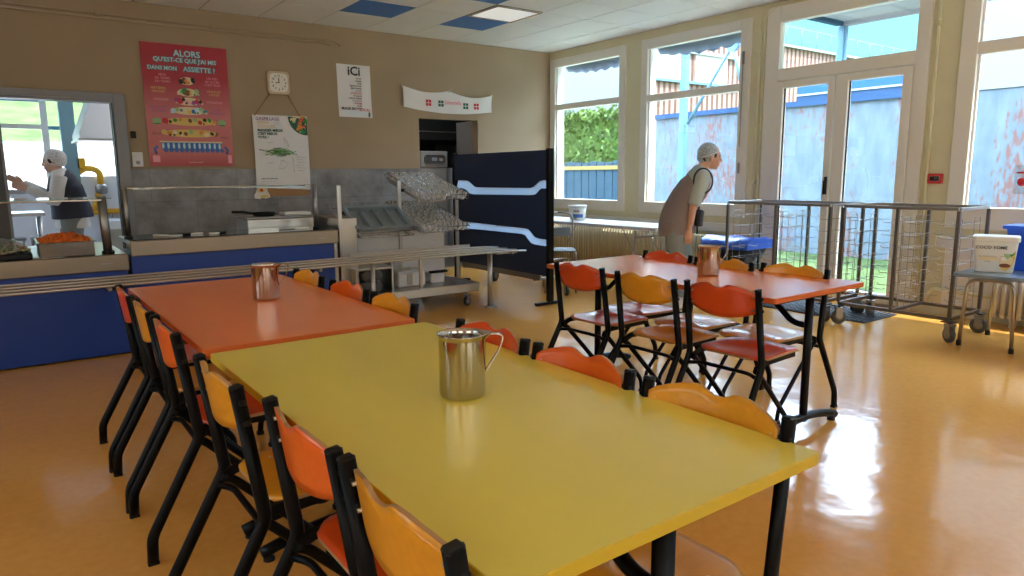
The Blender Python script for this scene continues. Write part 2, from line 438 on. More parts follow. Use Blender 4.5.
mb.box(K1-.125, K1-.117, YB+.0, YB+.16, 0, KT-.095, 'rubber_black')
struct('trim_2', mb)
mb = MB()  # lining of the wash-up doorway
mb.box(D1-.012, D1-.0, YB+.15, YB+.55, 0, DT, 'light_alu'); mb.box(D0, D0+.012, YB+.15, YB+.55, 0, DT, 'light_alu')
struct('trim_3', mb)

# right wall with openings
# (y0,y1,z0,z1) of each opening
W1 = (6.77, 8.33, .80, 2.98); W2 = (4.86, 6.49, .80, 2.99); DR = (2.99, 4.66, 0, 3.04); W3 = (.55, 2.74, .80, 3.04); W4 = (-2.9, .2, .80, 3.0)
ops = sorted([W1, W2, DR, W3, W4])
mb = MB(); y = YF-.2
for o in ops:
    mb.box(XR, XR+WT, y, o[0], 0, ZC, 'cream_paint')
    if o[2] > 0: mb.box(XR, XR+WT, o[0], o[1], 0, o[2], 'cream_paint')
    mb.box(XR, XR+WT, o[0], o[1], o[3], ZC, 'cream_paint')
    y = o[1]
mb.box(XR, XR+WT, y, YB+.15, 0, ZC, 'cream_paint')
struct('wall_right', mb)
# low boxed sill ledge under the windows
mb = MB()
mb.box(XR-.035, XR-.0005, 4.70, 8.36, .62, .72, 'frame_white', .004); mb.box(XR-.035, XR-.0005, -2.9, 2.80, .62, .72, 'frame_white', .004)
mb.box(XR-.015, XR-.0005, 2.05, 2.72, .10, .62, 'frame_white', .004)
struct('trim_4', mb)

def ring(mb, y0, y1, z0, z1, w, x0, x1, m, wb=None, wt=None):
    wb = w if wb is None else wb; wt = w if wt is None else wt
    mb.box(x0, x1, y0, y0+w, z0, z1, m, .003); mb.box(x0, x1, y1-w, y1, z0, z1, m, .003)
    mb.box(x0, x1, y0+w, y1-w, z0, z0+wb, m, .003); mb.box(x0, x1, y0+w, y1-w, z1-wt, z1, m, .003)
def window(name, o, g, tz, handle=True):
    """o opening, g = glass rect, tz = transom zone (z0,z1)"""
    mb = MB()
    y0, y1, z0, z1 = o; a, b_, c, d = g
    x0, x1 = XR-.03, XR+.06
    mb.box(x0, x1, y0, a, z0, z1, 'frame_grey', .004); mb.box(x0, x1, b_, y1, z0, z1, 'frame_grey', .004)
    mb.box(x0, x1, a, b_, z0, c, 'frame_grey', .004); mb.box(x0, x1, a, b_, d, z1, 'frame_grey', .004)
    mb.box(x0, x1, a, b_, tz[0], tz[1], 'frame_grey', .004)
    # outer light reveal
    mb.box(x1, XR+WT, y0, y0+.03, z0, z1, 'frame_white'); mb.box(x1, XR+WT, y1-.03, y1, z0, z1, 'frame_white')
    mb.box(x1, XR+WT+.02, y0, y1, z0, z0+.03, 'frame_white')
    f = struct(name, mb)
    for (p, q) in ((c, tz[0]), (tz[1], d)):
        g_ = MB()
        t = .02
        g_.box(x0+.035, x0+.05, a, a+t, p, q, 'frame_white'); g_.box(x0+.035, x0+.05, b_-t, b_, p, q, 'frame_white')
        g_.build('glazing_bead', f)
        g_ = MB(); g_.box(x0+.038, x0+.044, a, b_, p, q, 'window_glass'); g_.build('glass_pane', f)
    if handle:
        h = MB(); yy = a-.05
        h.box(x0-.012, x0, yy-.015, yy+.015, 2.50, 2.64, 'grey_frame', .003); h.box(x0-.014, x0-.008, yy-.004, yy+.004, 1.6, 2.5, 'grey_frame')
        h.box(x0-.02, x0, yy-.01, yy+.01, 1.30, 1.42, 'grey_frame', .003)
        h.build('window_handle', f)
    return f
window('window_1', W1, (6.885, 8.22, .945, 2.865), (2.25, 2.33), False)
window('window_2', W2, (4.99, 6.38, .945, 2.87), (2.22, 2.30))
window('window_3', W3, (.70, 2.605, .99, 2.94), (2.285, 2.39), False)
window('window_4', W4, (-2.75, .05, .99, 2.9), (2.285, 2.39), False)

# double glazed door with transom light
mb = MB(); x0, x1 = XR-.03, XR+.06
for (a, b_, c, d) in ((2.99, 3.11, 0, 3.04), (4.50, 4.66, 0, 3.04), (3.11, 4.50, 2.87, 3.04), (3.11, 4.50, 2.27, 2.395)): mb.box(x0, x1, a, b_, c, d, 'frame_grey', .004)
mb.box(x1, XR+WT, 4.63, 4.66, 0, 3.04, 'frame_white'); mb.box(x1, XR+WT, 2.99, 3.02, 0, 3.04, 'frame_white')
dr = struct('door_1', mb)
g_ = MB(); g_.box(x0+.03, x0+.036, 3.11, 4.50, 2.395, 2.87, 'window_glass'); g_.build('transom_glass', dr)
for (a, b_, ga, gb) in ((3.115, 3.84, 3.20, 3.715), (3.855, 4.495, 3.925, 4.425)):
    lf = MB()
    xa, xb = XR-.045, XR+.03
    lf.box(xa, xb, a, ga, .03, 2.262, 'frame_grey', .004); lf.box(xa, xb, gb, b_, .03, 2.262, 'frame_grey', .004)
    lf.box(xa, xb, ga, gb, .03, .12, 'frame_grey', .004); lf.box(xa, xb, ga, gb, 2.19, 2.262, 'frame_grey', .004)
    lf.box(xa+.03, xa+.04, ga, ga+.008, .12, 2.19, 'rubber_black'); lf.box(xa+.03, xa+.04, gb-.012, gb, .12, 2.19, 'rubber_black')
    o_ = lf.build('door_leaf', dr)
    g2 = MB(); g2.box(xa+.03, xa+.036, ga, gb, .12, 2.19, 'window_glass'); g2.build('glass_pane', o_)
h = MB(); h.box(XR-.065, XR-.045, 3.865, 3.895, 1.08, 1.26, 'black_plastic', .006); h.box(XR-.09, XR-.065, 3.868, 3.89, 1.08, 1.22, 'black_plastic', .005)
h.build('door_handle', dr)
mb = MB(); mb.box(XR-.02, XR+WT, 3.11, 4.5, 0, .028, 'light_alu', .004); mb.build('threshold', dr)

# unseen walls with windows that light the room
mb = MB()
mb.box(XL-.2, XR+WT, YF-.2, YF, 0, 1.0, 'tan_paint'); mb.box(XL-.2, XR+WT, YF-.2, YF, 2.7, ZC, 'tan_paint')
for a, b_ in ((XL-.2, -3.0), (-.6, .4), (2.8, 3.8), (6.2, XR+WT)): mb.box(a, b_, YF-.2, YF, 1.0, 2.7, 'tan_paint')
struct('wall_front', mb)
mb = MB()
mb.box(XL-.2, XL, YF, YB+.15, 0, 1.0, 'tan_paint'); mb.box(XL-.2, XL, YF, YB+.15, 2.7, ZC, 'tan_paint')
for a, b_ in ((YF, -1.8), (.8, 2.2), (4.6, YB+.15)): mb.box(XL-.2, XL, a, b_, 1.0, 2.7, 'tan_paint')
struct('wall_left', mb)
for nm, fn in (('window_5', [(-3.0, -.6), (.4, 2.8), (3.8, 6.2)]),):
    for k, (a, b_) in enumerate(fn):
        w = MB()
        for q in (a, b_-.06, (a+b_)/2-.03): w.box(q, q+.06, YF-.12, YF-.06, 1.0, 2.7, 'frame_grey')
        w.box(a, b_, YF-.12, YF-.06, 1.0, 1.06, 'frame_grey'); w.box(a, b_, YF-.12, YF-.06, 2.64, 2.7, 'frame_grey')
        f = struct('window_%d' % (5+k), w); g_ = MB(); g_.box(a+.06, b_-.06, YF-.1, YF-.094, 1.06, 2.64, 'window_glass'); g_.build('glass_pane', f)
for k, (a, b_) in enumerate([(-1.8, .8), (2.2, 4.6)]):
    w = MB()
    for q in (a, b_-.06, (a+b_)/2-.03): w.box(XL-.12, XL-.06, q, q+.06, 1.0, 2.7, 'frame_grey')
    w.box(XL-.12, XL-.06, a, b_, 1.0, 1.06, 'frame_grey'); w.box(XL-.12, XL-.06, a, b_, 2.64, 2.7, 'frame_grey')
    f = struct('window_%d' % (8+k), w); g_ = MB(); g_.box(XL-.1, XL-.094, a+.06, b_-.06, 1.06, 2.64, 'window_glass'); g_.build('glass_pane', f)

# pipes along the back wall and beside the door
def pipe(label, pts, r, m, clips=(), name='wall_pipe'):
    t = thing(name, label, 'pipe', pts[0])
    o0 = Vector(pts[0])
    a = MB(); a.sweep(fillet([Vector(p)-o0 for p in pts], .05), r, r, m, n=8); a.build('pipe_run', t)
    for c in clips:
        a = MB(); c_ = Vector(c)-o0; a.box(c_.x-r*1.6, c_.x+r*1.6, c_.y-r*1.6, c_.y+r*1.6, c_.z-r*1.6, c_.z+r*1.6, m, r*.3); a.build('pipe_clip', t)
    return t
pipe('upper of two thin tan pipes running along the top of the back wall', [(-3.5, YB-.02, 2.955), (3.5, YB-.02, 2.925), (3.58, YB-.012, 2.88)], .011, 'tan_paint', [(1.0, YB-.02, 2.936), (2.1, YB-.02, 2.931)])
pipe('lower of two thin tan pipes running along the top of the back wall', [(-3.5, YB-.02, 2.915), (3.45, YB-.02, 2.885)], .011, 'tan_paint')
pipe('thin cream pipe rising left of the glazed door', [(XR-.025, 4.76, .3), (XR-.025, 4.74, 2.98), (XR-.025, 4.60, 3.07), (XR-.025, 4.2, 3.07)], .013, 'cream_paint', [(XR-.025, 4.743, 1.2), (XR-.025, 4.742, 2.6)])
pipe('second thin cream pipe rising left of the glazed door, nearer its frame', [(XR-.025, 4.70, .3), (XR-.025, 4.69, 2.95), (XR-.025, 4.56, 3.04), (XR-.025, 4.2, 3.04)], .008, 'cream_paint')
pipe('cream pipe running floor to ceiling right of the glazed door', [(XR-.025, 2.93, .12), (XR-.025, 2.93, 3.08)], .014, 'cream_paint', [(XR-.025, 2.93, 1.55), (XR-.025, 2.93, 2.6)])
pipe('heating pipe running low along the wall behind the wire trolley', [(XR-.05, 2.2, .22), (XR-.05, 2.80, .24), (XR-.05, 2.86, .10)], .018, 'cream_paint')

# ------------------------------------------------------------------ kitchen beyond
mb = MB(); mb.box(-4.6, 3.4, YB+.15, 12.6, -.12, 0, 'kitchen_floor'); struct('floor.kitchen', mb)
mb = MB(); mb.box(-4.6, 3.4, YB+.15, 12.8, 2.75, 2.85, 'kitchen_wall'); struct('ceiling.kitchen', mb)
mb = MB()
mb.box(-4.6, -3.9, 12.0, 12.15, 0, 2.75, 'kitchen_wall'); mb.box(-3.9, .98, 12.0, 12.15, 0, 1.10, 'kitchen_wall'); mb.box(.98, 2.2, 12.0, 12.15, 0, 1.34, 'kitchen_wall')
mb.box(2.2, 3.4, 12.0, 12.15, 0, 2.75, 'kitchen_wall'); mb.box(-3.9, 2.2, 12.0, 12.15, 2.62, 2.75, 'kitchen_wall')
struct('wall_kitchen', mb)
mb = MB(); mb.box(3.25, 3.4, YB+.15, 12.0, 0, 2.75, 'kitchen_wall'); struct('wall_partition', mb)
mb = MB(); mb.box(-4.6, -4.5, YB+.15, 12.0, 0, 2.75, 'kitchen_wall'); struct('wall_west', mb)
mb = MB()
mb.box(-3.9, .98, 11.98, 12.06, 1.10, 1.16, 'light_alu'); mb.box(-3.9, 2.2, 11.98, 12.06, 2.56, 2.62, 'frame_white')
for x in (-3.9, -2.4, -.9, .62, 2.12): mb.box(x, x+.08, 11.98, 12.06, 1.16, 2.56, 'frame_white')
mb.box(-3.9, .62, 11.98, 12.06, 2.0, 2.06, 'frame_white'); mb.box(.84, 1.02, 11.9, 12.1, 1.16, 2.6, 'teal_grey')
mb.box(.7, 2.2, 12.08, 12.14, 2.0, 2.05, 'blue_steel'); mb.box(-3.9, .7, 12.1, 12.14, 2.38, 2.56, 'blue_steel')
f = struct('window_10', mb)
g_ = MB(); g_.box(-3.9, 2.2, 12.02, 12.026, 1.16, 2.56, 'window_glass'); g_.build('glass_pane', f)
for k, x in enumerate((-2.0, 1.9)):  # glowing panels added out of view to brighten the kitchen
    t = thing('ceiling_light', ['lit tube light on the kitchen ceiling, over the work table side', 'lit tube light on the kitchen ceiling, near the extractor hood'][k], 'ceiling light', (x, 10.0, 2.69), 0, 'kitchen tube lights')
    mb = MB(); mb.box(-.12, .12, -.7, .7, .02, .055, 'frame_white', .004); mb.build('housing', t)
    mb = MB(); mb.box(-.10, .10, -.68, .68, 0, .019, 'tube_light', .006); mb.build('diffuser', t)
# outside the kitchen: white retaining wall and a grass bank
mb = MB(); mb.box(-9, 6, 15.0, 15.3, -.3, 1.95, 'white_panel'); tag(mb.build('retaining_wall'), 'bright white wall below the grass bank, seen through the kitchen window', 'wall')
mb = MB(); mb.poly([(-12, 15.3, 1.9), (9, 15.3, 1.9), (9, 24, 4.8), (-12, 24, 4.8)], 'bank_grass', (0, 0, -.2))
tag(mb.build('grass_bank'), 'sunlit grass bank beyond the kitchen window', 'grass', kind='stuff')

# extractor hood
t = thing('extractor_hood', 'pale steel extractor hood hanging in the kitchen', 'hood', (1.55, 10.9, 1.78))
mb = MB(); mb.loft([[V(-.62, -.5, .02), V(.7, -.5, .02), V(.7, .5, .02), V(-.62, .5, .02)], [V(-.62, -.5, .10), V(.7, -.5, .10), V(.7, .5, .10), V(-.62, .5, .10)], [V(-.42, -.5, .62), V(.7, -.5, .62), V(.7, .5, .62), V(-.42, .5, .62)]], 'machine_white', smooth=False); mb.box(-.40, .68, -.45, .45, .62, .96, 'machine_white'); mb.build('canopy', t)
mb = MB(); mb.box(-.64, .72, -.52, .52, 0, .03, 'steel', .004); mb.build('rim', t)
# kitchen work table
t = thing('work_table', 'steel kitchen work table by the window behind the cook', 'table', (-.25, 10.6, 0))
mb = MB(); mb.box(-.85, .72, -.35, .35, .86, .90, 'steel', .004); mb.build('tabletop', t)
for x in (-.8, .66):
    for y in (-.3, .3): mb = MB(); mb.cyl((x, y, 0), (x, y, .86), .02, 'steel'); mb.build('leg', t)
mb = MB(); mb.box(-.8, .66, -.3, .3, .2, .22, 'steel'); mb.build('shelf', t)
for k, x in enumerate((.14, .38)):
    t = thing('kitchen_stool', ['dark stool under the kitchen work table, left one', 'dark stool under the kitchen work table, right one'][k], 'stool', (x, 9.95, 0), 0, 'stools in the kitchen')
    mb = MB(); mb.box(-.1, .1, -.12, .12, .60, .63, 'grey_frame', .006); mb.build('seat', t)
    for a in (-.08, .08):
        for b_ in (-.1, .1): mb = MB(); mb.cyl((a, b_, 0), (a, b_, .6), .012, 'dull_steel'); mb.build('leg', t)
# yellow gas pipes on kitchen wall
t = thing('gas_pipes', 'yellow gas pipes with steel valves on the kitchen wall', 'pipe', (1.15, 11.96, 0))
mb = MB(); mb.sweep(fillet([(-.20, 0, 1.35), (-.05, 0, 1.47), (.12, -.02, 1.42), (.12, -.02, 1.1)], .12), .045, .045, 'pipe_yellow', n=10); mb.build('bend', t)
mb = MB(); mb.sweep([(-.02, 0, .82), (.75, 0, .82)], .04, .04, 'pipe_yellow', n=10); mb.sweep(fillet([(-.02, 0, .82), (.05, -.02, .95), (.08, -.02, 1.1)], .06), .04, .04, 'pipe_yellow', n=10); mb.build('header', t)
mb = MB(); mb.box(-.16, -.05, -.06, .02, 1.44, 1.60, 'pipe_yellow', .01); mb.build('regulator', t)
mb = MB(); mb.lathe([(.05, 1.08), (.08, 1.1), (.08, 1.2), (.05, 1.22)], (.12, -.03, 0), 'dull_steel', n=12, cap=True); mb.build('valve', t)
for x in (.22, .5):
    mb = MB(); mb.cyl((x, -.02, .8), (x, -.02, .55), .018, 'dull_steel'); mb.box(x-.05, x+.02, -.05, .0, .60, .64, 'black_plastic'); mb.build('tap', t)
mb = MB(); mb.box(1.2, 2.9, 11.2, 11.9, .0, .72, 'machine_white', .01); mb.box(1.22, 2.88, 11.19, 11.2, .1, .6, 'steel'); tag(mb.build('kitchen_range'), 'pale steel cooking unit below the yellow pipes', 'cooker')

# open door leaf at the left of the pass
t = thing('sliding_door_leaf', 'dark grey sliding leaf drawn half across the kitchen pass at left edge', 'door', (-.75, YB+.06, 0))
mb = MB(); mb.box(-1.6, .855, -.02, .02, .02, KT-.1, 'rubber_grey', .003); mb.build('panel', t)
mb = MB(); mb.box(.835, .86, -.028, .028, .02, KT-.1, 'grey_frame', .003); mb.build('edge_strip', t)

# ------------------------------------------------------------------ wash-up room behind the second doorway
mb = MB(); mb.box(3.4, 7.1, YB+.15, 12.0, -.12, 0, 'kitchen_floor'); struct('floor.washup', mb)
mb = MB(); mb.box(3.4, 7.1, YB+.15, 12.1, 2.7, 2.8, 'light_alu'); struct('ceiling.washup', mb)
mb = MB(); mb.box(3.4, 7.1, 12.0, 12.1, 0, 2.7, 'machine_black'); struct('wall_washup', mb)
mb = MB(); mb.box(7.0, 7.1, YB+.15, 12.0, 0, 2.7, 'light_alu'); struct('wall_washup_right', mb)
t = thing('ceiling_light', 'dim tube light on the wash-up room ceiling', 'ceiling light', (5.2, 9.0, 2.64), 0)  # hidden lamp added to lift the dark wash-up room
mb = MB(); mb.box(-.6, .6, -.08, .08, .02, .055, 'frame_white', .004); mb.build('housing', t)
mb = MB(); mb.box(-.58, .58, -.06, .06, 0, .019, 'dim_tube', .006); mb.build('diffuser', t)
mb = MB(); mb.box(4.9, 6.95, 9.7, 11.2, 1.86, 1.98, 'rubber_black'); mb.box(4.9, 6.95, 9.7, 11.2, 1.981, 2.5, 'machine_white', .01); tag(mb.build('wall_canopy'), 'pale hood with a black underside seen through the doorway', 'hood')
t = thing('dishwasher', 'white dishwasher with dark control panel seen through the doorway', 'dishwasher', (5.55, 9.55, 0))
mb = MB(); mb.box(-.24, .22, 0, .6, 0, 1.42, 'machine_white', .01); mb.build('body', t)
mb = MB(); mb.box(-.24, .24, 0, .5, 1.43, 1.68, 'machine_white', .012); mb.build('hood', t)
mb = MB(); mb.box(-.18, .18, -.012, .0, 1.48, 1.62, 'grey_frame', .03); mb.box(-.05, .04, -.018, -.012, 1.53, 1.58, 'screen_inlay'); mb.box(.08, .14, -.018, -.012, 1.53, 1.57, 'label_white'); mb.build('control_panel', t)
t = thing('oven', 'tall black appliance in the shadow of the wash-up doorway', 'appliance', (6.5, 9.75, 0))
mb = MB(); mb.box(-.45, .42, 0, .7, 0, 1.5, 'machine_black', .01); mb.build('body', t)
mb = MB(); mb.cyl((-.42, -.04, .9), (-.42, -.04, 1.3), .012, 'steel'); mb.build('handle', t)
mb = MB(); mb.box(5.82, 5.98, 9.5, 9.9, 0, 1.42, 'machine_white', .01); tag(mb.build('side_cabinet'), 'narrow white cabinet beside the dishwasher', 'cabinet')

# ------------------------------------------------------------------ outdoors
mb = MB(); mb.box(7.80, 40, -14, 40, -.2, -.1, 'grass'); o = mb.build('lawn'); tag(o, 'sunlit lawn between the building and the pale wall', 'grass', kind='stuff')
mb = MB(); mb.box(XR+WT, 7.80, -14, 20, -.2, -.06, 'paving'); struct('trim_5', mb)  # unseen white strip, widened to bounce sunlight up to the ceiling
t = thing('garden_wall', 'tall pale blue wall with rusty flaking paint beyond the windows', 'wall', (11.4, 0, -.1))
mb = MB(); mb.box(0, .3, -12, 10.3, 0, 2.53, 'flaking_wall'); mb.build('wall_body', t)
mb = MB(); mb.box(-.05, .35, 4.35, 7.05, 2.53, 2.70, 'dark_blue_band'); mb.box(-.05, .35, 7.05, 10.3, 2.53, 2.62, 'dark_blue_band'); mb.build('lower_band', t)
mb = MB(); mb.box(-.07, .37, 4.35, 7.05, 2.70, 2.73, 'white_line'); mb.build('flashing', t)
mb = MB(); mb.box(-.03, .33, 4.35, 7.05, 2.73, 2.93, 'blue_band'); mb.build('upper_band', t)
mb = MB(); mb.box(11.38, 11.7, -12, 4.34, 2.435, 5.5, 'siding_grey'); tag(mb.build('pale_facade'), 'pale facade rising above the wall outside the right-hand window', 'building')
# clad building
t = thing('timber_clad_building', 'building clad in vertical brown boards with a row of white windows', 'building', (14, 13, -.1))
mb = MB(); mb.box(0, 14.3, 0, 9, 0, 5.24, 'timber_cladding'); mb.build('cladding', t)
mb = MB(); mb.box(-.05, 0, .0, 9, 0, 5.24, 'siding_grey'); mb.build('end_siding', t)
for a, b_ in ((.3, 1.5), (1.9, 3.3)): mb = MB(); mb.box(a, b_, -.03, .0, 3.9, 4.63, 'white_panel'); mb.build('window', t)
mb = MB(); mb.box(-.02, 3.8, -.08, 0, 4.63, 4.72, 'siding_grey'); mb.box(-.02, 3.8, -.08, 0, 3.83, 3.9, 'blue_steel'); mb.build('window_band', t)
mb = MB(); mb.box(-.05, 14.3, -.1, 9, 5.24, 5.3, 'white_line'); mb.build('roof_edge', t)
mb = MB()
for k in range(17): x = .2+k*.85; mb.cyl((x, -.02, 5.3), (x, -.02, 5.85), .013, 'rail_grey', n=5)
mb.cyl((0, -.02, 5.85), (14.2, -.02, 5.85), .013, 'rail_grey', n=5); mb.build('roof_railing', t)
# canopy outside
t = thing('entrance_canopy', 'flat canopy on blue steel posts outside the windows', 'canopy', (0, 0, 0))
mb = MB(); mb.box(XR+WT+.02, 9.0, 2.6, 4.95, 3.20, 3.32, 'soffit'); mb.box(8.94, 9.04, 2.6, 5.0, 3.15, 3.36, 'soffit'); mb.build('roof_slab', t)
mb = MB(); mb.box(XR+WT+.02, 8.93, 4.95, 5.03, 3.15, 3.36, 'fence_blue'); mb.build('edge_beam', t)
mb = MB(); mb.box(8.93, 9.03, 4.93, 5.03, -.09, 3.15, 'blue_steel', .01); mb.build('post', t)
for k, (ya, yb) in enumerate(((6.80, 8.28), (4.90, 6.45))):
    t = thing('rolled_awning', ['bunched grey-blue awning cloth above the far window', 'bunched grey-blue awning cloth above the window behind the stooping woman'][k], 'awning', (XR+WT+.06, ya, 2.98), 0, None)
    mb = MB(); rings = []
    for q in range(25):
        f = q/24; sg = .04+.085*math.sin(PI*min(1, f*1.0))**.8*(.75+.25*math.sin(q*1.9)); y = (yb-ya)*f
        rings.append([V(-.03, y, 0), V(.05, y, 0), V(.06+.01*math.sin(q*2.3), y, -.06-sg*.6), V(.0, y, -.10-sg), V(-.04+.01*math.sin(q*1.3), y, -.07-sg*.5)])
    mb.loft(rings, 'awning_cloth'); mb.build('cloth', t)
    mb = MB(); mb.cyl((.02, -.02, .03), (.02, yb-ya+.02, .03), .03, 'frame_white'); mb.build('roller', t)
# blue steel column with braces
GY, GZ = -1.046, 3.60
t = thing('steel_column', 'light blue steel column with diagonal braces beyond the second window', 'column', (10.6, 8.9, -.08))
mb = MB(); mb.box(-.06, .06, -.06, .06, 0, 4.3, 'blue_steel', .005); mb.build('column', t)
mb = MB(); mb.sweep([(0, -.10, 2.3), (.0, GY, GZ)], .03, .03, 'blue_steel'); mb.build('brace', t)
mb = MB(); mb.sweep([(0, GY, GZ), (0, GY-.22, GZ-.75)], .03, .03, 'blue_steel'); mb.build('brace', t)
mb = MB(); mb.sweep([(0, GY, GZ), (0, GY-.5, GZ+.55)], .05, .05, 'blue_steel'); mb.build('brace', t)
mb = MB(); mb.cyl((-.03, GY, GZ), (.03, GY, GZ), .13, 'blue_steel', n=14); mb.build('gusset_plate', t)
# hedge, fence
t = thing('blue_fence', 'weathered blue board fence with a yellow rail outside the left window', 'fence', (12.9, 10.4, -.1))
for k in range(26):
    mb = MB(); mb.box(-.015, .015, 2.1+k*.3, 2.1+k*.3+.28, 0, 1.72+.02*math.sin(k*2.1), 'fence_blue', .004); mb.build('board', t)
mb = MB(); mb.box(-.05, -.015, 2.1, 9.9, 1.52, 1.62, 'fence_rail'); mb.build('rail', t)
hb = MB(); hb.box(13.5, 13.75, 12.7, 20, -.1, 2.85, 'hedge_leaf')
rr = random.Random(3)
for k in range(5200):
    f = rr.random()
    x = 13.2+rr.random()*.35; y = 12.6+rr.random()*7.6; z = rr.random()*3.0
    if f < .35: x = 13.2+rr.random()*.50; z = 2.8+rr.random()*.3*(.5+.5*math.sin(y*5)**2)
    s = .05+rr.random()*.05; d = V(rr.gauss(0, 1), rr.gauss(0, 1), rr.gauss(0, 1)).normalized(); e_ = d.orthogonal().normalized(); g3 = d.cross(e_)
    c = V(x, y, z); hb.poly([c-e_*s, c+g3*s*.5, c+e_*s, c-g3*s*.5], 'hedge_leaf')
tag(hb.build('hedge', recalc=False), 'clipped green hedge behind the blue fence outside the left window', 'hedge')
# ------------------------------------------------------------------ tables
TH, TL, TW = .74, 1.643, .80
def make_table(label, x, y, top, edge, group):
    t = thing('canteen_table', label, 'table', (x, y, 0), 0, group)     # origin: table centre on the floor
    mb = MB(); hx, hy = TW/2, TL/2
    def outline(z, ins=0):
        r = .012; pts = []
        for cx, cy, a in ((hx-r, hy-r, 0), (-hx+r, hy-r, PI/2), (-hx+r, -hy+r, PI), (hx-r, -hy+r, 1.5*PI)):
            for k in range(4): pts.append(V(cx+(r-ins)*math.cos(a+k*PI/6), cy+(r-ins)*math.sin(a+k*PI/6), z))
        return pts
    mb.loft([outline(TH-.026, .002), outline(TH-.024), outline(TH-.002), outline(TH, .002)], edge, cap=False, smooth=False)
    mb.poly(outline(TH, .002), top); mb.poly(outline(TH-.026, .002)[::-1], edge)
    mb.build('tabletop', t)
    for s in (-1, 1):
        yy = s*(hy-.065)
        c = MB(); c.sweep([(0, yy, .055), (0, yy, TH-.028)], .026, .018, 'black_metal', side=(1, 0, 0), n=12); c.build('column', t)
        f = MB(); pts = [V(x_, yy, .030+.045*(1-(x_/.30)**2)) for x_ in [-.30+.05*k for k in range(13)]]
        f.sweep(pts, .024, .021, 'black_metal', side=(0, 1, 0), n=10); ft = f.build('foot', t)
        for q in (-.275, .275):
            g = MB(); g.lathe([(.012, .03), (.012, .012), (.02, .010), (.02, 0)], (q, yy, 0), 'black_plastic', n=12, cap=True); g.build('glide', ft)
        b_ = MB(); b_.sweep(fillet([(0, yy, .55), (0, yy-s*.09, .555), (0, yy-s*.24, .69), (0, yy-s*.30, TH-.034)], .05), .018, .015, 'black_metal', side=(1, 0, 0), n=10); b_.build('brace', t)
        u = MB(); u.box(-.30, .30, yy-.02, yy+.02, TH-.045, TH-.027, 'black_metal', .003); u.build('crossbar', t)
    r_ = MB(); r_.box(-.02, .02, -(hy-.08), hy-.08, TH-.055, TH-.046, 'black_metal'); r_.build('rail', t)
    return t
make_table('long canteen table with a dull yellow top in the foreground', .508+.4, .713+TL/2, 'yellow_laminate', 'yellow_edge', None)
make_table('orange-topped canteen table behind the yellow one, in front of the tray rail', .504+.4, 4.068-TL/2, 'orange_laminate', 'orange_edge', 'orange canteen tables')
make_table('orange-topped canteen table on its own at right, near the glazed door', 2.797+.4, 1.788+TL/2, 'orange_laminate', 'orange_edge', 'orange canteen tables')

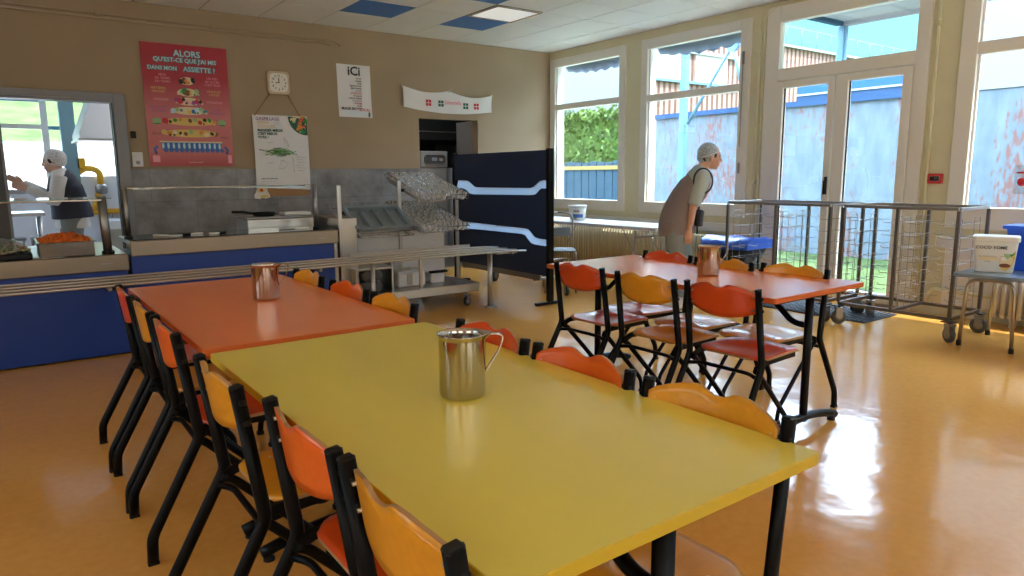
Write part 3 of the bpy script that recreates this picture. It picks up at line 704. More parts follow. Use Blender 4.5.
# ------------------------------------------------------------------ chairs
POSTY = .196
def chair_proto(kind):
    """origin: floor, centre of width, under the rear feet; faces +x"""
    parts = []
    for s in (-1, 1):
        y = s*POSTY
        path = fillet([(0, s*.208, .012), (.004, s*.207, .095), (.182, s*.202, .42), (.132, y, .785)], .022, 4)
        mb = MB(); mb.sweep(path, .0145, .0185, 'black_metal', side=(0, 1, 0), n=12)
        parts.append(('back_post', mb, [('cap', MB().box(-.0155, .0155, -.012, .012, -.004, .008, 'black_plastic', .004, M=Matrix.Translation((.1315, y, .783)) @ Matrix.Rotation(-.14, 4, 'Y')), None),
                                        ('foot_cap', MB().box(-.018, .018, -.014, .014, 0, .014, 'black_plastic', .003, M=Matrix.Translation((0, s*.208, 0))), None)]))
        y2 = s*(POSTY-.020)
        path = fillet([(.166, y2, .405), (.20, y2, .385), (.485, y2, .085), (.495, y2, .012)], .04, 5)
        mb = MB(); mb.sweep(path, .009, .0145, 'black_metal', side=(0, 1, 0), n=10)
        parts.append(('front_leg', mb, [('foot_cap', MB().box(-.017, .017, -.012, .012, 0, .02, 'black_plastic', .003, M=Matrix.Translation((.495, y2, 0))), None)]))
        mb = MB(); mb.sweep(fillet([(.172, y2, .405), (.22, y2, .428), (.50, y2, .432)], .03), .006, .014, 'black_metal', side=(0, 1, 0), square=True)
        parts.append(('seat_bracket', mb, []))
    mb = MB(); mb.sweep(fillet([(.155, -POSTY-.006, .37), (.185, -POSTY+.06, .378), (.185, POSTY-.06, .378), (.155, POSTY+.006, .37)], .06, 6), .010, .010, 'black_metal', n=8)
    parts.append(('stretcher', mb, []))
    # seat: shaped plywood
    def ply(fn, nu, nv, th, m, edge):
        mb = MB(); top = []; bot = []
        for i in range(nu+1):
            rt = []; rb = []
            for j in range(nv+1):
                p = fn(i/nu, j/nv); e1 = fn(min(1, i/nu+.01), j/nv)-fn(max(0, i/nu-.01), j/nv); e2 = fn(i/nu, min(1, j/nv+.01))-fn(i/nu, max(0, j/nv-.01))
                nn = e1.cross(e2); nn = nn.normalized() if nn.length > 1e-9 else V(0, 0, 1)
                rt.append(mb.bm.verts.new(p+nn*th/2)); rb.append(mb.bm.verts.new(p-nn*th/2))
            top.append(rt); bot.append(rb)
        F = []; E = []
        for i in range(nu):
            for j in range(nv):
                F.append(mb.bm.faces.new((top[i][j], top[i+1][j], top[i+1][j+1], top[i][j+1]))); F.append(mb.bm.faces.new((bot[i][j], bot[i][j+1], bot[i+1][j+1], bot[i+1][j])))
        for i in range(nu):
            E.append(mb.bm.faces.new((top[i][0], bot[i][0], bot[i+1][0], top[i+1][0]))); E.append(mb.bm.faces.new((top[i][nv], top[i+1][nv], bot[i+1][nv], bot[i][nv])))
        for j in range(nv):
            E.append(mb.bm.faces.new((top[0][j], top[0][j+1], bot[0][j+1], bot[0][j]))); E.append(mb.bm.faces.new((top[nu][j], bot[nu][j], bot[nu][j+1], top[nu][j+1])))
        mb._fin(F, m, True); mb._fin(E, edge, False); return mb
    def seat(u, v):
        # u back to front, v right to left
        a = u*2-1; b_ = v*2-1
        k = 1-.10*max(0, abs(a)-.55)**1.2*4*0 
        hw = .192-.05*max(0, abs(a)-.72)**2*10-.012*(1+a)/2
        hl = .195-.03*max(0, abs(b_)-.7)**2*8
        x = .395+a*hl; y = b_*hw
        z = .452-.016*math.cos(b_*PI/2)*math.exp(-((a+.25)/.55)**2)+.010*math.exp(-((a-.35)/.25)**2)*math.cos(b_*PI/2) - .045*max(0, a-.55)**1.5 - .02*max(0, -a-.65)**1.2 - .006*b_*b_
        return V(x, y, z)
    cm = {'orange': 'ply_orange', 'yellow': 'ply_yellow', 'red': 'ply_red'}[kind]
    sm = 'ply_yellow' if kind == 'yellow' else 'ply_red'
    smb = ply(seat, 18, 16, .011, sm, 'ply_edge')
    scr = []
    for sy in (-.13, .13):
        for sx in (.30, .48):
            p = seat((sx-.2)/.39, (sy/.19+1)/2)
            q = MB(); q.lathe([(.006, 0), (.006, .002), (.003, .003)], (p.x, p.y, p.z+.005), 'screw', n=8, cap=True); scr.append(('screw', q, None))
    parts.append(('seat', smb, scr))
    def topz(w):   # w -1..1 across: humps either side of a central dip, falling to the ends
        a = abs(w)
        pts = [(0, .7815), (.07, .782), (.15, .787), (.25, .7965), (.34, .7995), (.48, .7965), (.7, .786), (.9, .774), (1, .760)]
        for (p, q), (r, s_) in zip(pts, pts[1:]):
            if p <= a <= r:
                t = (a-p)/(r-p); t = t*t*(3-2*t)*.5+t*.5; return q+(s_-q)*t
    def botz(w):
        a = abs(w); return .640+.036*a**2.2+.012*max(0, a-.88)**1.5*10
    def back(u, v):
        w = v*2-1; zb = botz(w); zt = topz(w); z = zb+(zt-zb)*u
        xb = .182-(z-.42)*.14           # follows the leaning posts
        x = xb+.012-.034*(1-w*w)        # bows backwards in the middle
        return V(x, w*(POSTY-.013), z)
    bmb = ply(back, 6, 44, .009, cm, 'ply_edge')
    bs = []
    for sy in (-1, 1):
        for z in (.69, .745):
            xx = .182-(z-.42)*.14
            q = MB(); q.cyl((xx-.006, sy*(POSTY-.030), z), (xx+.010, sy*(POSTY-.030), z), .0045, 'screw', n=8); bs.append(('screw', q, None))
            q = MB(); q.box(xx-.004, xx+.014, sy*POSTY-.020, sy*POSTY+.0145, z-.007, z+.007, 'black_plastic', .003); parts.append(('back_fixing', q, []))
    parts.append(('backrest', bmb, bs))
    return parts
protos = {}
def make_chair(kind, label, x, y, rz, group):
    if kind not in protos:
        t = thing('canteen_chair', label, 'chair', (0, 0, 0), 0, group)
        for nm, mb, subs in chair_proto(kind):
            o = mb.build(nm, t)
            for sn, smb, _ in subs: smb.build(sn, o)
        protos[kind] = t
    else:
        t = copy_tree(protos[kind])
    t.location = (x, y, 0); t.rotation_euler = (0, 0, rz); tag(t, label, 'chair', group)
    return t
TOPOFF = .132
G = 'chairs along the tables'
# left side of the joined tables, backs to the counter side; from the far end
X0 = .440-TOPOFF
for kind, y, lab in (('red', 3.665, 'red-backed canteen chair at the far left end of the orange table, nearest the counter'),
                     ('yellow', 3.185, 'yellow-backed canteen chair at the middle of the orange table\'s left side'),
                     ('orange', 2.71, 'orange-backed canteen chair on the left of the orange table, where it meets the yellow one'),
                     ('yellow', 1.965, 'yellow-backed canteen chair at the far end of the yellow table\'s left side'),
                     ('orange', 1.425, 'orange-backed canteen chair between two yellow ones on the yellow table\'s left'),
                     ('yellow', .985, 'yellow-backed canteen chair cropped by the bottom edge, nearest of the left row')):
    make_chair(kind, lab, X0+(.038 if y < 1.6 else 0)+random.uniform(-.004, .004), y, random.uniform(-.02, .02), G)
XR0 = 1.335+TOPOFF
for kind, y, lab in (('yellow', 3.69, 'yellow-backed canteen chair at the far right corner of the orange table'),
                     ('orange', 3.15, 'orange-backed canteen chair between two yellow ones on the orange table\'s right side'),
                     ('yellow', 2.675, 'yellow-backed canteen chair on the right of the orange table, beside its near corner'),
                     ('red', 1.91, 'red-backed canteen chair right behind the jug on the yellow table'),
                     ('orange', 1.455, 'orange-backed canteen chair in the middle of the yellow table\'s right side'),
                     ('yellow', .993, 'yellow-backed canteen chair by the near right corner of the yellow table')):
    make_chair(kind, lab, XR0-(.02 if y < 2.2 else 0), y, PI+random.uniform(-.02, .02), G)
XP = 2.675-TOPOFF
for kind, y, lab, dx in (('red', 2.985, 'red-backed canteen chair with its back to us, left of three at the lone orange table', 0),
                     ('yellow', 2.455, 'yellow-backed chair with its back to us, between two red ones at the lone orange table', -.02),
                     ('red', 2.005, 'red-backed chair with its back to us at the near end of the lone orange table', .02)):
    make_chair(kind, lab, XP+dx, y, random.uniform(-.03, .03), G)
XQ = 3.53+TOPOFF
for kind, y, lab, dx in (('red', 3.06, 'red-backed canteen chair across the lone orange table, in front of the stooping woman', 0),
                     ('yellow', 2.60, 'yellow-backed canteen chair facing us behind the jug on the lone orange table', -.03),
                     ('yellow', 2.16, 'yellow-backed canteen chair facing us at the near end of the lone orange table', .02)):
    make_chair(kind, lab, XQ+dx, y, PI+random.uniform(-.03, .03), G)

# ------------------------------------------------------------------ steel jugs
def make_jug(label, x, y, rz):
    t = thing('water_jug', label, 'jug', (x, y, TH), rz, 'steel water jugs')
    mb = MB(); prof = [(0.002, .0), (.050, .0), (.058, .004), (.060, .012), (.0595, .152), (.060, .158), (.063, .164), (.0635, .1665), (.0615, .1665), (.058, .160), (.0565, .150), (.0565, .012), (.002, .010)]
    n = 40; rings = []
    for r, z in prof:
        rg = []
        for i in range(n):
            a = 2*PI*i/n; d = abs((a-PI+PI) % (2*PI)-PI); sp = max(0, 1-d/.55)
            rr_ = r+(.014*sp*sp*(3-2*sp) if z > .155 else (.003*sp if z > .14 else 0))
            rg.append(V(rr_*math.cos(a), rr_*math.sin(a), z+(.002*sp if z > .16 else 0)))
        rings.append(rg)
    mb.loft(rings, 'polished_steel', cap=True); mb.build('body', t)
    h = MB(); h.sweep(fillet([(-.059, 0, .160), (-.088, 0, .163), (-.108, 0, .156), (-.098, 0, .12), (-.059, 0, .062)], .02, 5), .007, .0016, 'polished_steel', side=(0, 1, 0), square=True); h.build('handle', t)
    return t
make_jug('brushed steel jug on the yellow table', .928, 1.482, PI-.62+.12)
make_jug('polished steel jug on the orange table, in front of the tray rail', .975, 3.27, PI-.62+.12)
make_jug('polished steel jug on the lone orange table near the window', 3.18, 2.46, PI-.62-.1)

# ------------------------------------------------------------------ serving counters
t = thing('serving_counter', 'blue serving counter with a steel top at far left, holding the carrot tray', 'counter', (0, 5.78, 0), 0, None)
x0, x1 = -3.2, .745
mb = MB(); mb.box(x0, x1-.01, .03, .95, .012, .66, 'counter_blue', .003); mb.build('body', t)
mb = MB(); mb.box(x0, x1, 0, .02, .635, .757, 'counter_steel', .006); mb.box(x0, x1, .02, 1.25, .725, .755, 'counter_steel', .003); mb.build('steel_top', t)
mb = MB(); mb.box(.56, .64, -.003, 0, .69, .698, 'dull_steel'); mb.build('maker_plate', t)
mb = MB(); mb.box(x0+.1, x1-.05, .20, .9, .002, .012, 'rubber_black'); mb.build('plinth', t)
# right unit
t = thing('serving_counter', 'blue serving counter with a black glass top, under the red food poster', 'counter', (0, 5.80, 0), 0, None)
x0, x1 = .765, 2.385
mb = MB(); mb.box(x0, x1-.035, .03, .62, .035, .74, 'counter_blue', .003); mb.build('body', t)
mb = MB(); mb.box(x0, x1, 0, .02, .728, .845, 'counter_steel', .006); mb.box(x0, x1, .02, .60, .815, .845, 'steel', .003); mb.build('steel_top', t)
mb = MB(); mb.box(x1-.035, x1-.005, .02, .60, .035, .728, 'steel', .004); mb.build('end_panel', t)
mb = MB(); mb.box(x0+.03, x1-.03, .03, .58, .8455, .850, 'dark_glass'); mb.build('hot_plate', t)
mb = MB(); mb.box(2.20, 2.27, -.003, 0, .775, .783, 'dull_steel'); mb.build('maker_plate', t)
for x in (1.0, 2.2): mb = MB(); mb.cyl((x, .2, 0), (x, .2, .05), .03, 'steel'); mb.build('foot', t)

# glass sneeze guards
t = thing('sneeze_guard', 'glass shelf on a steel post over the carrot tray', 'sneeze guard', (0, 5.9, .757))
for x in (.63, -1.6):
    mb = MB(); mb.sweep([(x, 0, 0), (x-.01, 0, .42)], .030, .030, 'dull_steel', n=14); mb.lathe([(.042, 0), (.042, .02), (.03, .022)], (x, 0, 0), 'black_plastic', n=14, cap=True); mb.build('post', t)
mb = MB(); mb.box(-1.8, .66, -.22, .22, .405, .413, 'shelf_glass', .002); mb.build('glass_shelf', t)
mb = MB(); mb.box(-1.8, .60, -.23, -.20, .392, .404, 'polished_steel', .003); mb.build('front_rail', t)
t = thing('sneeze_guard', 'thin glass shelf on two steel posts over the black-topped counter', 'sneeze guard', (0, 6.03, .845))
for x in (.79, 2.275):
    mb = MB(); mb.sweep([(x, 0, 0), (x, 0, .395)], .021, .021, 'dull_steel', n=14); mb.lathe([(.03, 0), (.03, .02), (.02, .022)], (x, 0, 0), 'black_plastic', n=14, cap=True); mb.build('post', t)
mb = MB(); mb.box(.82, 2.20, -.20, .20, .376, .382, 'shelf_glass', .001); mb.build('glass_shelf', t)
mb = MB(); mb.sweep([(.79, 0, .385), (2.275, 0, .385)], .006, .006, 'polished_steel'); mb.build('support_rod', t)
mb = MB(); mb.sweep([(.79, 0, .385), (.90, -.02, .385)], .010, .010, 'polished_steel'); mb.sweep([(2.275, 0, .385), (2.18, -.02, .385)], .010, .010, 'polished_steel'); mb.build('clamp', t)

# tray of carrots
t = thing('food_tray', 'deep steel pan heaped with orange carrots on the left counter', 'food tray', (.375, 6.09, .757))
def pan(x, y, h, w=.0, m_='counter_steel'):
    mb = MB()
    for a, b_, c, d in ((-x, x, -y, -y+.004), (-x, x, y-.004, y), (-x, -x+.004, -y+.004, y-.004), (x-.004, x, -y+.004, y-.004)): mb.box(a, b_, c, d, .0, h, 'pan_steel')
    mb.box(-x, x, -y, y, 0, .004, 'pan_steel')
    for a, b_, c, d in ((-x-.015, x+.015, -y-.015, -y+.002), (-x-.015, x+.015, y-.002, y+.015), (-x-.015, -x+.002, -y, y), (x-.002, x+.015, -y, y)): mb.box(a, b_, c, d, h-.001, h+.006, 'pan_steel', .002)
    return mb
pan(.165, .26, .10).build('pan', t)
rr = random.Random(5); mb = MB()
for k in range(520):
    x = rr.uniform(-.15, .15); y = rr.uniform(-.245, .245); z = .092+rr.random()*.055*(1-(x/.16)**2)*(1-(y/.26)**2)+.008
    d = V(rr.gauss(0, 1), rr.gauss(0, 1), rr.gauss(0, .4)).normalized()*rr.uniform(.008, .02)
    mb.cyl(V(x, y, z)-d, V(x, y, z)+d, .006+rr.random()*.004, 'carrot', n=6)
mb.box(-.16, .16, -.255, .255, .03, .085, 'carrot')
o = mb.build('carrots'); o.location = t.location; tag(o, 'heap of cut orange carrots filling the deep steel pan', 'carrots', kind='stuff')
t = thing('salad_tray', 'shallow dark tray of brownish salad under clear film, left of the carrots', 'food tray', (.0, 6.02, .757))
mb = MB(); mb.box(-.165, .165, -.22, .22, 0, .045, 'black_plastic', .01); mb.build('tray', t)
mb = MB(); rings = []
for k in range(7):
    q = k/6; rings.append([V((.155-.09*q)*math.cos(a), (.21-.12*q)*math.sin(a), .046+.085*math.sin(q*PI/2)+.006*math.sin(a*5+k)) for a in [2*PI*i/22 for i in range(22)]])
mb.loft(rings, 'film'); mb.build('film_cover', t)
mb = MB()
for k in range(320):
    a = rr.random()*6.28; r = math.sqrt(rr.random()); x = .16*r*math.cos(a); y = .19*r*math.sin(a); z = .05+.055*(1-r*r)*rr.random()+.004
    d = V(rr.gauss(0, 1), rr.gauss(0, 1), rr.gauss(0, .4)).normalized()*.012
    mb.cyl(V(x, y, z)-d, V(x, y, z)+d, .005, 'salad', n=5)
o = mb.build('salad'); o.location = t.location; tag(o, 'shredded brownish salad lying under clear film', 'salad', kind='stuff')
mb = MB(); mb.box(.13, .35, 5.82, 5.92, .757, .759, 'paper'); tag(mb.build('menu_card'), 'blank white card lying in front of the salad and carrot trays', 'card')
# bits on the right-hand counter
def utensil(label, x, y, L, rz, m1, m2, z=.8505):
    t = thing('serving_utensil', label, 'utensil', (x, y, z), rz)
    mb = MB(); mb.box(0, L*.55, -.018, .018, 0, .014, m1, .005); mb.build('handle', t)
    mb = MB(); mb.loft([[V(L*.55, -.012, .002), V(L*.55, .012, .002), V(L*.55, .012, .010), V(L*.55, -.012, .010)], [V(L, -.035, .002), V(L, .035, .002), V(L, .035, .014), V(L, -.035, .014)]], m2, smooth=False); mb.build('blade', t)
utensil('white plastic scraper lying at the left end of the black-topped counter', .98, 6.12, .24, -.9, 'white_plastic', 'white_plastic')
utensil('white scraper with black handle in the middle of the black-topped counter', 1.13, 6.05, .20, .2, 'black_plastic', 'white_plastic')
utensil('white scraper lying right of the black-handled one', 1.52, 6.15, .22, -2.2, 'black_plastic', 'white_plastic')
utensil('steel slice lying on the right half of the counter top', 1.95, 6.05, .26, .1, 'steel', 'white_plastic')
# steel bain-marie lids behind the right end
t = thing('steel_box', 'long beige-steel box behind the right end of the counter', 'box', (2.12, 6.62, 0))
mb = MB(); mb.box(-.32, .32, -.16, .2, .0, .93, 'steel', .008); mb.build('body', t)
mb = MB(); mb.box(-.33, .33, -.17, .21, .931, .945, 'dull_steel', .003); mb.build('lid', t)
t = thing('frying_pan', 'black-handled pan resting on the steel box behind the counter', 'pan', (2.0, 6.62, .946))
mb = MB(); mb.lathe([(.002, 0), (.09, 0), (.11, .035), (.107, .035), (.088, .006), (.002, .006)], (0, 0, 0), 'black_plastic', n=24, cap=True); mb.build('bowl', t)
mb = MB(); mb.sweep([(-.10, -.0, .028), (-.19, -.03, .045), (-.30, -.06, .05)], .012, .008, 'black_plastic', side=(0, 0, 1)); mb.build('handle', t)
mb = MB(); mb.box(2.17, 2.42, 6.52, 6.72, .946, .975, 'white_plastic', .008); tag(mb.build('white_tray'), 'shallow white tray on top of the steel box', 'tray')

# tray rail
t = thing('tray_rail', 'long steel tube tray rail running in front of the blue counters', 'tray rail', (0, 5.5, .60))
for k in range(4):
    y = -.24+k*.155
    mb = MB(); xe = 3.98
    mb.sweep(fillet([(-3.2, y, 0), (xe-.12, y, 0), (xe+.06, y, -.012)], .05), .0095, .0095, 'steel', n=10); mb.build('tube', t)
mb = MB(); mb.box(2.45, 3.72, .245, .27, -.03, .035, 'steel', .004); mb.build('back_lip', t)
mb = MB(); mb.box(3.72, 3.96, -.21, .22, -.03, -.012, 'steel', .004); mb.build('end_plate', t)
for x in (-2.4, -.9, .55, 2.0, 2.62, 3.88):
    mb = MB(); mb.box(x-.012, x+.012, -.25, .24, -.034, -.0105, 'dull_steel', .003)
    mb.build('cross_bearer', t)
mb = MB(); mb.sweep([(3.88, .14, -.60), (3.88, .14, -.03)], .026, .026, 'steel', n=16); mb.lathe([(.06, -.599), (.06, -.59), (.02, -.585)], (3.88, .14, 0), 'steel', n=20, cap=True); mb.build('post', t)
mb = MB(); mb.sweep([(2.62, .14, -.60), (2.62, .14, -.03)], .020, .020, 'steel', n=16); mb.lathe([(.06, -.599), (.06, -.59), (.02, -.585)], (2.62, .14, 0), 'steel', n=20, cap=True); mb.build('post', t)
for x in (-.9, .62, 2.0): mb = MB(); mb.box(x-.06, x+.06, .05, .30, -.075, -.045, 'black_plastic', .004); mb.build('wall_bracket', t)

# ------------------------------------------------------------------ cutlery and glass stand
def caster(parent, x, y, r=.06, rot=0., m='rubber_grey', zt=None):
    zt = r*2.5 if zt is None else zt
    M = Matrix.Translation((x, y, 0)) @ Matrix.Rotation(rot, 4, 'Z')
    f = MB(); f.box(-r*.45, r*.45, -r*.42, -r*.34, r, r*2.2, 'dull_steel', .001, M=M); f.box(-r*.45, r*.45, r*.34, r*.42, r, r*2.2, 'dull_steel', .001, M=M)
    f.box(-r*.5, r*.5, -r*.5, r*.5, r*2.15, r*2.35, 'dull_steel', .001, M=M); f.sweep([M @ V(0, 0, r*2.3), M @ V(0, 0, zt)], r*.2, r*.2, 'dull_steel')
    fo = f.build('caster', parent)
    w = MB(); Rx = Matrix.Rotation(PI/2, 3, 'X'); rot3 = M.to_3x3()
    w.lathe([(r*.3, -r*.28), (r*.85, -r*.28), (r, -r*.16), (r, r*.16), (r*.85, r*.28), (r*.3, r*.28)], M @ V(0, 0, r), m, n=20, axis=rot3 @ Rx, cap=True)
    w.lathe([(r*.2, -r*.33), (r*.55, -r*.30), (r*.55, r*.30), (r*.2, r*.33)], M @ V(0, 0, r), 'dull_steel', n=14, axis=rot3 @ Rx, cap=True)
    w.build('wheel', fo); return fo
t = thing('glass_and_cutlery_trolley', 'steel trolley with a cutlery tray and sloping racks for glasses, behind the tray rail', 'trolley', (0, 5.8, 0))
mb = MB(); mb.box(2.45, 3.86, 0, .035, .15, .235, 'steel', .006); mb.box(2.45, 3.86, .035, 1.0, .20, .225, 'dark_glass', .002); mb.box(3.83, 3.86, .035, 1.0, .15, .235, 'steel', .003); mb.build('lower_shelf', t)
for x, y in ((3.74, .05), (3.74, .92), (2.58, .92), (2.58, .05)): caster(t, x, y, .05, .3, 'rubber_black', .16)
for x, y, z in ((3.245, .50, 1.26), (3.93, .52, 1.08), (2.47, .16, 1.225), (3.245, .10, .60)):
    mb = MB(); mb.box(x-.018, x+.018, y-.012, y+.012, .15, z, 'steel', .004); mb.build('upright', t)
mb = MB(); mb.box(3.86, 3.93, .48, .54, .15, .20, 'steel', .004); mb.build('foot_bracket', t)
mb = MB(); mb.box(2.50, 2.66, .22, .85, .23, .93, 'steel', .006); mb.build('side_cabinet', t)
mb = MB(); mb.box(2.78, 3.83, .62, .95, .228, .76, 'machine_white', .006); mb.build('back_cabinet', t)
mb = MB(); mb.box(2.66, 2.78, .66, .9, .23, .80, 'black_plastic', .004); mb.build('dark_recess', t)  # black block standing in for the shade in the gap between cabinets
# sloping carriers: origin at front-left low corner
def slope_frame(x0, x1, yf, zf, yb, zb, parent, hook=True):
    """wire carrier sloping down to the front"""
    d = V(0, yb-yf, zb-zf); L = d.length; d.normalize(); up = V(0, -d.z, d.y)
    c = V(x0, yf-5.8, zf)
    P = lambda a, s_, h: c+V(a, 0, 0)+d*s_+up*h
    mb = MB(); w = x1-x0
    mb.sweep([P(0, 0, 0), P(w, 0, 0), P(w, L, 0), P(0, L, 0)], .004, .004, 'polished_steel', n=6, closed=True)
    mb.sweep([P(0, -.0, .05), P(w, -.0, .05), P(w, L, .05), P(0, L, .05)], .004, .004, 'polished_steel', n=6, closed=True)
    for s_ in (0, w):
        mb.sweep(fillet([P(s_, 0, 0), P(s_, L+.0, 0), P(s_, L+.05, .02), P(s_, L, .05)], .01), .004, .004, 'wire_steel', n=6)
    nx = 12
    for i in range(1, nx): mb.sweep([P(w*i/nx, 0, 0), P(w*i/nx, L, 0)], .0018, .0018, 'wire_steel', n=4)
    ny = 14
    for j in range(1, ny): mb.sweep([P(0, L*j/ny, 0), P(w, L*j/ny, 0)], .0018, .0018, 'wire_steel', n=4)
    for q in range(0, nx+1, 2): mb.sweep([P(w*q/nx, 0, 0), P(w*q/nx, 0, .05)], .0018, .0018, 'wire_steel', n=4)
    mb.build('wire_rack', parent)
    b_ = MB(); b_.box(-.02, .02, -.05, .05, -.03, .0, 'black_plastic', .003, M=Matrix.Translation(P(0, L*.55, -.01))); b_.build('hook', parent)
    for s_ in (.012, w-.012): m2 = MB(); m2.sweep([P(s_, L*.1, -.02), P(s_, L*.97, -.02)], .008, .010, 'steel', side=(1, 0, 0), square=True); m2.build('carrier_arm', parent)
    return P, L, w
PU, LU, WU = slope_frame(3.32, 3.85, 5.97, 1.065, 6.72, 1.285, t)
PL, LL, WL = slope_frame(3.32, 3.84, 5.95, .755, 6.76, .985, t)
PC, LC, WC = slope_frame(2.66, 3.20, 5.93, .745, 6.62, .945, t)
# glasses, upside down and packed together
def tumbler():
    mb = MB(); mb.lathe([(.028, 0), (.0275, .003), (.025, .062), (.022, .068), (.004, .070), (.004, .064), (.020, .063), (.0225, .060), (.0255, .003)], (0, 0, 0), 'tumbler_glass', n=12, cap=False)
    return mb
g0 = None; rr = random.Random(11)
for (P_, L_, W_, lab, grp, ang) in ((PU, LU, WU, 'upturned clear tumbler packed in the upper sloping rack', 'tumblers on the upper rack', math.atan2(.22, .75)), (PL, LL, WL, 'upturned clear tumbler packed in the lower sloping rack', 'tumblers on the lower rack', math.atan2(.23, .81))):
    nx, ny = 9, 14
    for layer in range(1):
        for i in range(nx-layer):
            for j in range(ny-layer):
                p = P_(.034+(W_-.068)*(i+.5*layer)/(nx-1), .034+(L_-.068)*(j+.5*layer)/(ny-1), .003+layer*.074)+V(0, 5.8, 0)
                if g0 is None: g0 = o = tumbler().build('tumbler')
                else: o = g0.copy(); COL.objects.link(o)
                o.location = p+V(rr.uniform(-.003, .003), rr.uniform(-.003, .003), 0)
                o.rotation_euler = (ang+rr.uniform(-.1, .1)*(1+layer), rr.uniform(-.1, .1)*(1+layer*1.5), rr.random()*6)
                tag(o, lab, 'glass', grp)
# cutlery tray
t = thing('cutlery_tray', 'grey cutlery tray with long compartments, tilted towards the rail', 'cutlery tray', (2.93, 6.02, .79)); t.rotation_euler = (math.atan2(.26, .42), 0, 0)
mb = MB(); w, L = .27, .34
mb.box(-w, w, 0, L, 0, .008, 'tray_grey')
for a, b_, c, d in ((-w, w, -.0, .015), (-w, w, L-.015, L), (-w, -w+.015, .015, L-.015), (w-.015, w, .015, L-.015)) if False else (): pass
mb.box(-w, w, 0, .012, .008, .052, 'tray_grey'); mb.box(-w, w, L-.012, L, .008, .052, 'tray_grey'); mb.box(-w, -w+.012, .012, L-.012, .008, .052, 'tray_grey'); mb.box(w-.012, w, .012, L-.012, .008, .052, 'tray_grey')
mb.box(-w-.02, w+.02, -.02, .002, .046, .056, 'tray_grey', .003); mb.box(-w-.02, w+.02, L-.002, L+.02, .046, .056, 'tray_grey', .003); mb.box(-w-.02, -w+.002, 0, L, .046, .056, 'tray_grey', .003); mb.box(w-.002, w+.02, 0, L, .046, .056, 'tray_grey', .003)
mb.build('tray', t)
for k in range(1, 4): mb = MB(); x = -w+2*w*k/4; mb.box(x-.006, x+.006, .012, L-.012, .008, .048, 'tray_grey', .002); mb.build('divider', t)
for k, z in enumerate((0,)):
    t2 = thing('tray_holder', 'empty wire tray holder behind the grey cutlery tray', 'wire rack', (2.93, 6.48, .93))
    mb = MB()
    for q in range(8): x = -.27+.54*q/7; mb.sweep(fillet([(x, -.14, -.02), (x, .18, .06), (x, .2, .12)], .02), .003, .003, 'wire_steel', n=5)
    mb.sweep([(-.27, .2, .12), (.27, .2, .12)], .003, .003, 'wire_steel', n=5); mb.sweep([(-.27, -.14, -.02), (.27, -.14, -.02)], .004, .004, 'wire_steel', n=5); mb.build('wires', t2)
    mb = MB(); mb.box(-.22, .10, -.10, .02, .0, .035, 'black_plastic', .01); mb.build('black_insert', t2)
t = thing('storage_box', 'square white lidded box on the dark lower shelf of the trolley', 'box', (3.22, 6.16, .226))
mb = MB(); mb.box(-.15, .15, -.13, .13, 0, .145, 'machine_white', .012); mb.build('body', t)
mb = MB(); mb.box(-.158, .158, -.138, .138, .146, .16, 'machine_white', .005); mb.box(-.05, .05, -.02, .02, .16, .172, 'steel', .004); mb.build('lid', t)
mb = MB(); mb.box(-.06, .0, -.134, -.13, .02, .13, 'light_alu'); mb.build('side_rib', t)
t = thing('black_handle_pan', 'small white pan with a black handle at the right of the lower shelf', 'pan', (3.56, 6.18, .226))
mb = MB(); mb.box(-.09, .07, -.08, .08, 0, .10, 'machine_white', .01); mb.build('body', t)
mb = MB(); mb.box(-.10, .10, -.10, -.05, .102, .125, 'black_plastic', .006); mb.build('handle', t)
t = thing('pipe_stack_tray', 'steel tray lying over four round grey canister ends', 'tray', (2.80, 6.06, .226))
mb = MB(); mb.box(-.22, .16, -.14, .14, .215, .235, 'steel', .004); mb.box(-.22, -.205, -.14, .14, 0, .215, 'steel'); mb.box(.145, .16, -.14, .14, 0, .215, 'steel'); mb.build('stand', t)
for i, (x, z) in enumerate(((-.075, .052), (.03, .052), (-.075, .158), (.03, .158))):
    mb = MB(); mb.lathe([(.002, -.12), (.047, -.12), (.050, -.115), (.050, .10), (.002, .10)], (2.78+x, 6.06, .226+z), 'rubber_grey', n=20, axis=Matrix.Rotation(-PI/2, 3, 'X'), cap=True)
    tag(mb.build('canister'), 'grey round canister lying on its side under the steel tray', 'canister', 'grey canisters on the trolley shelf')

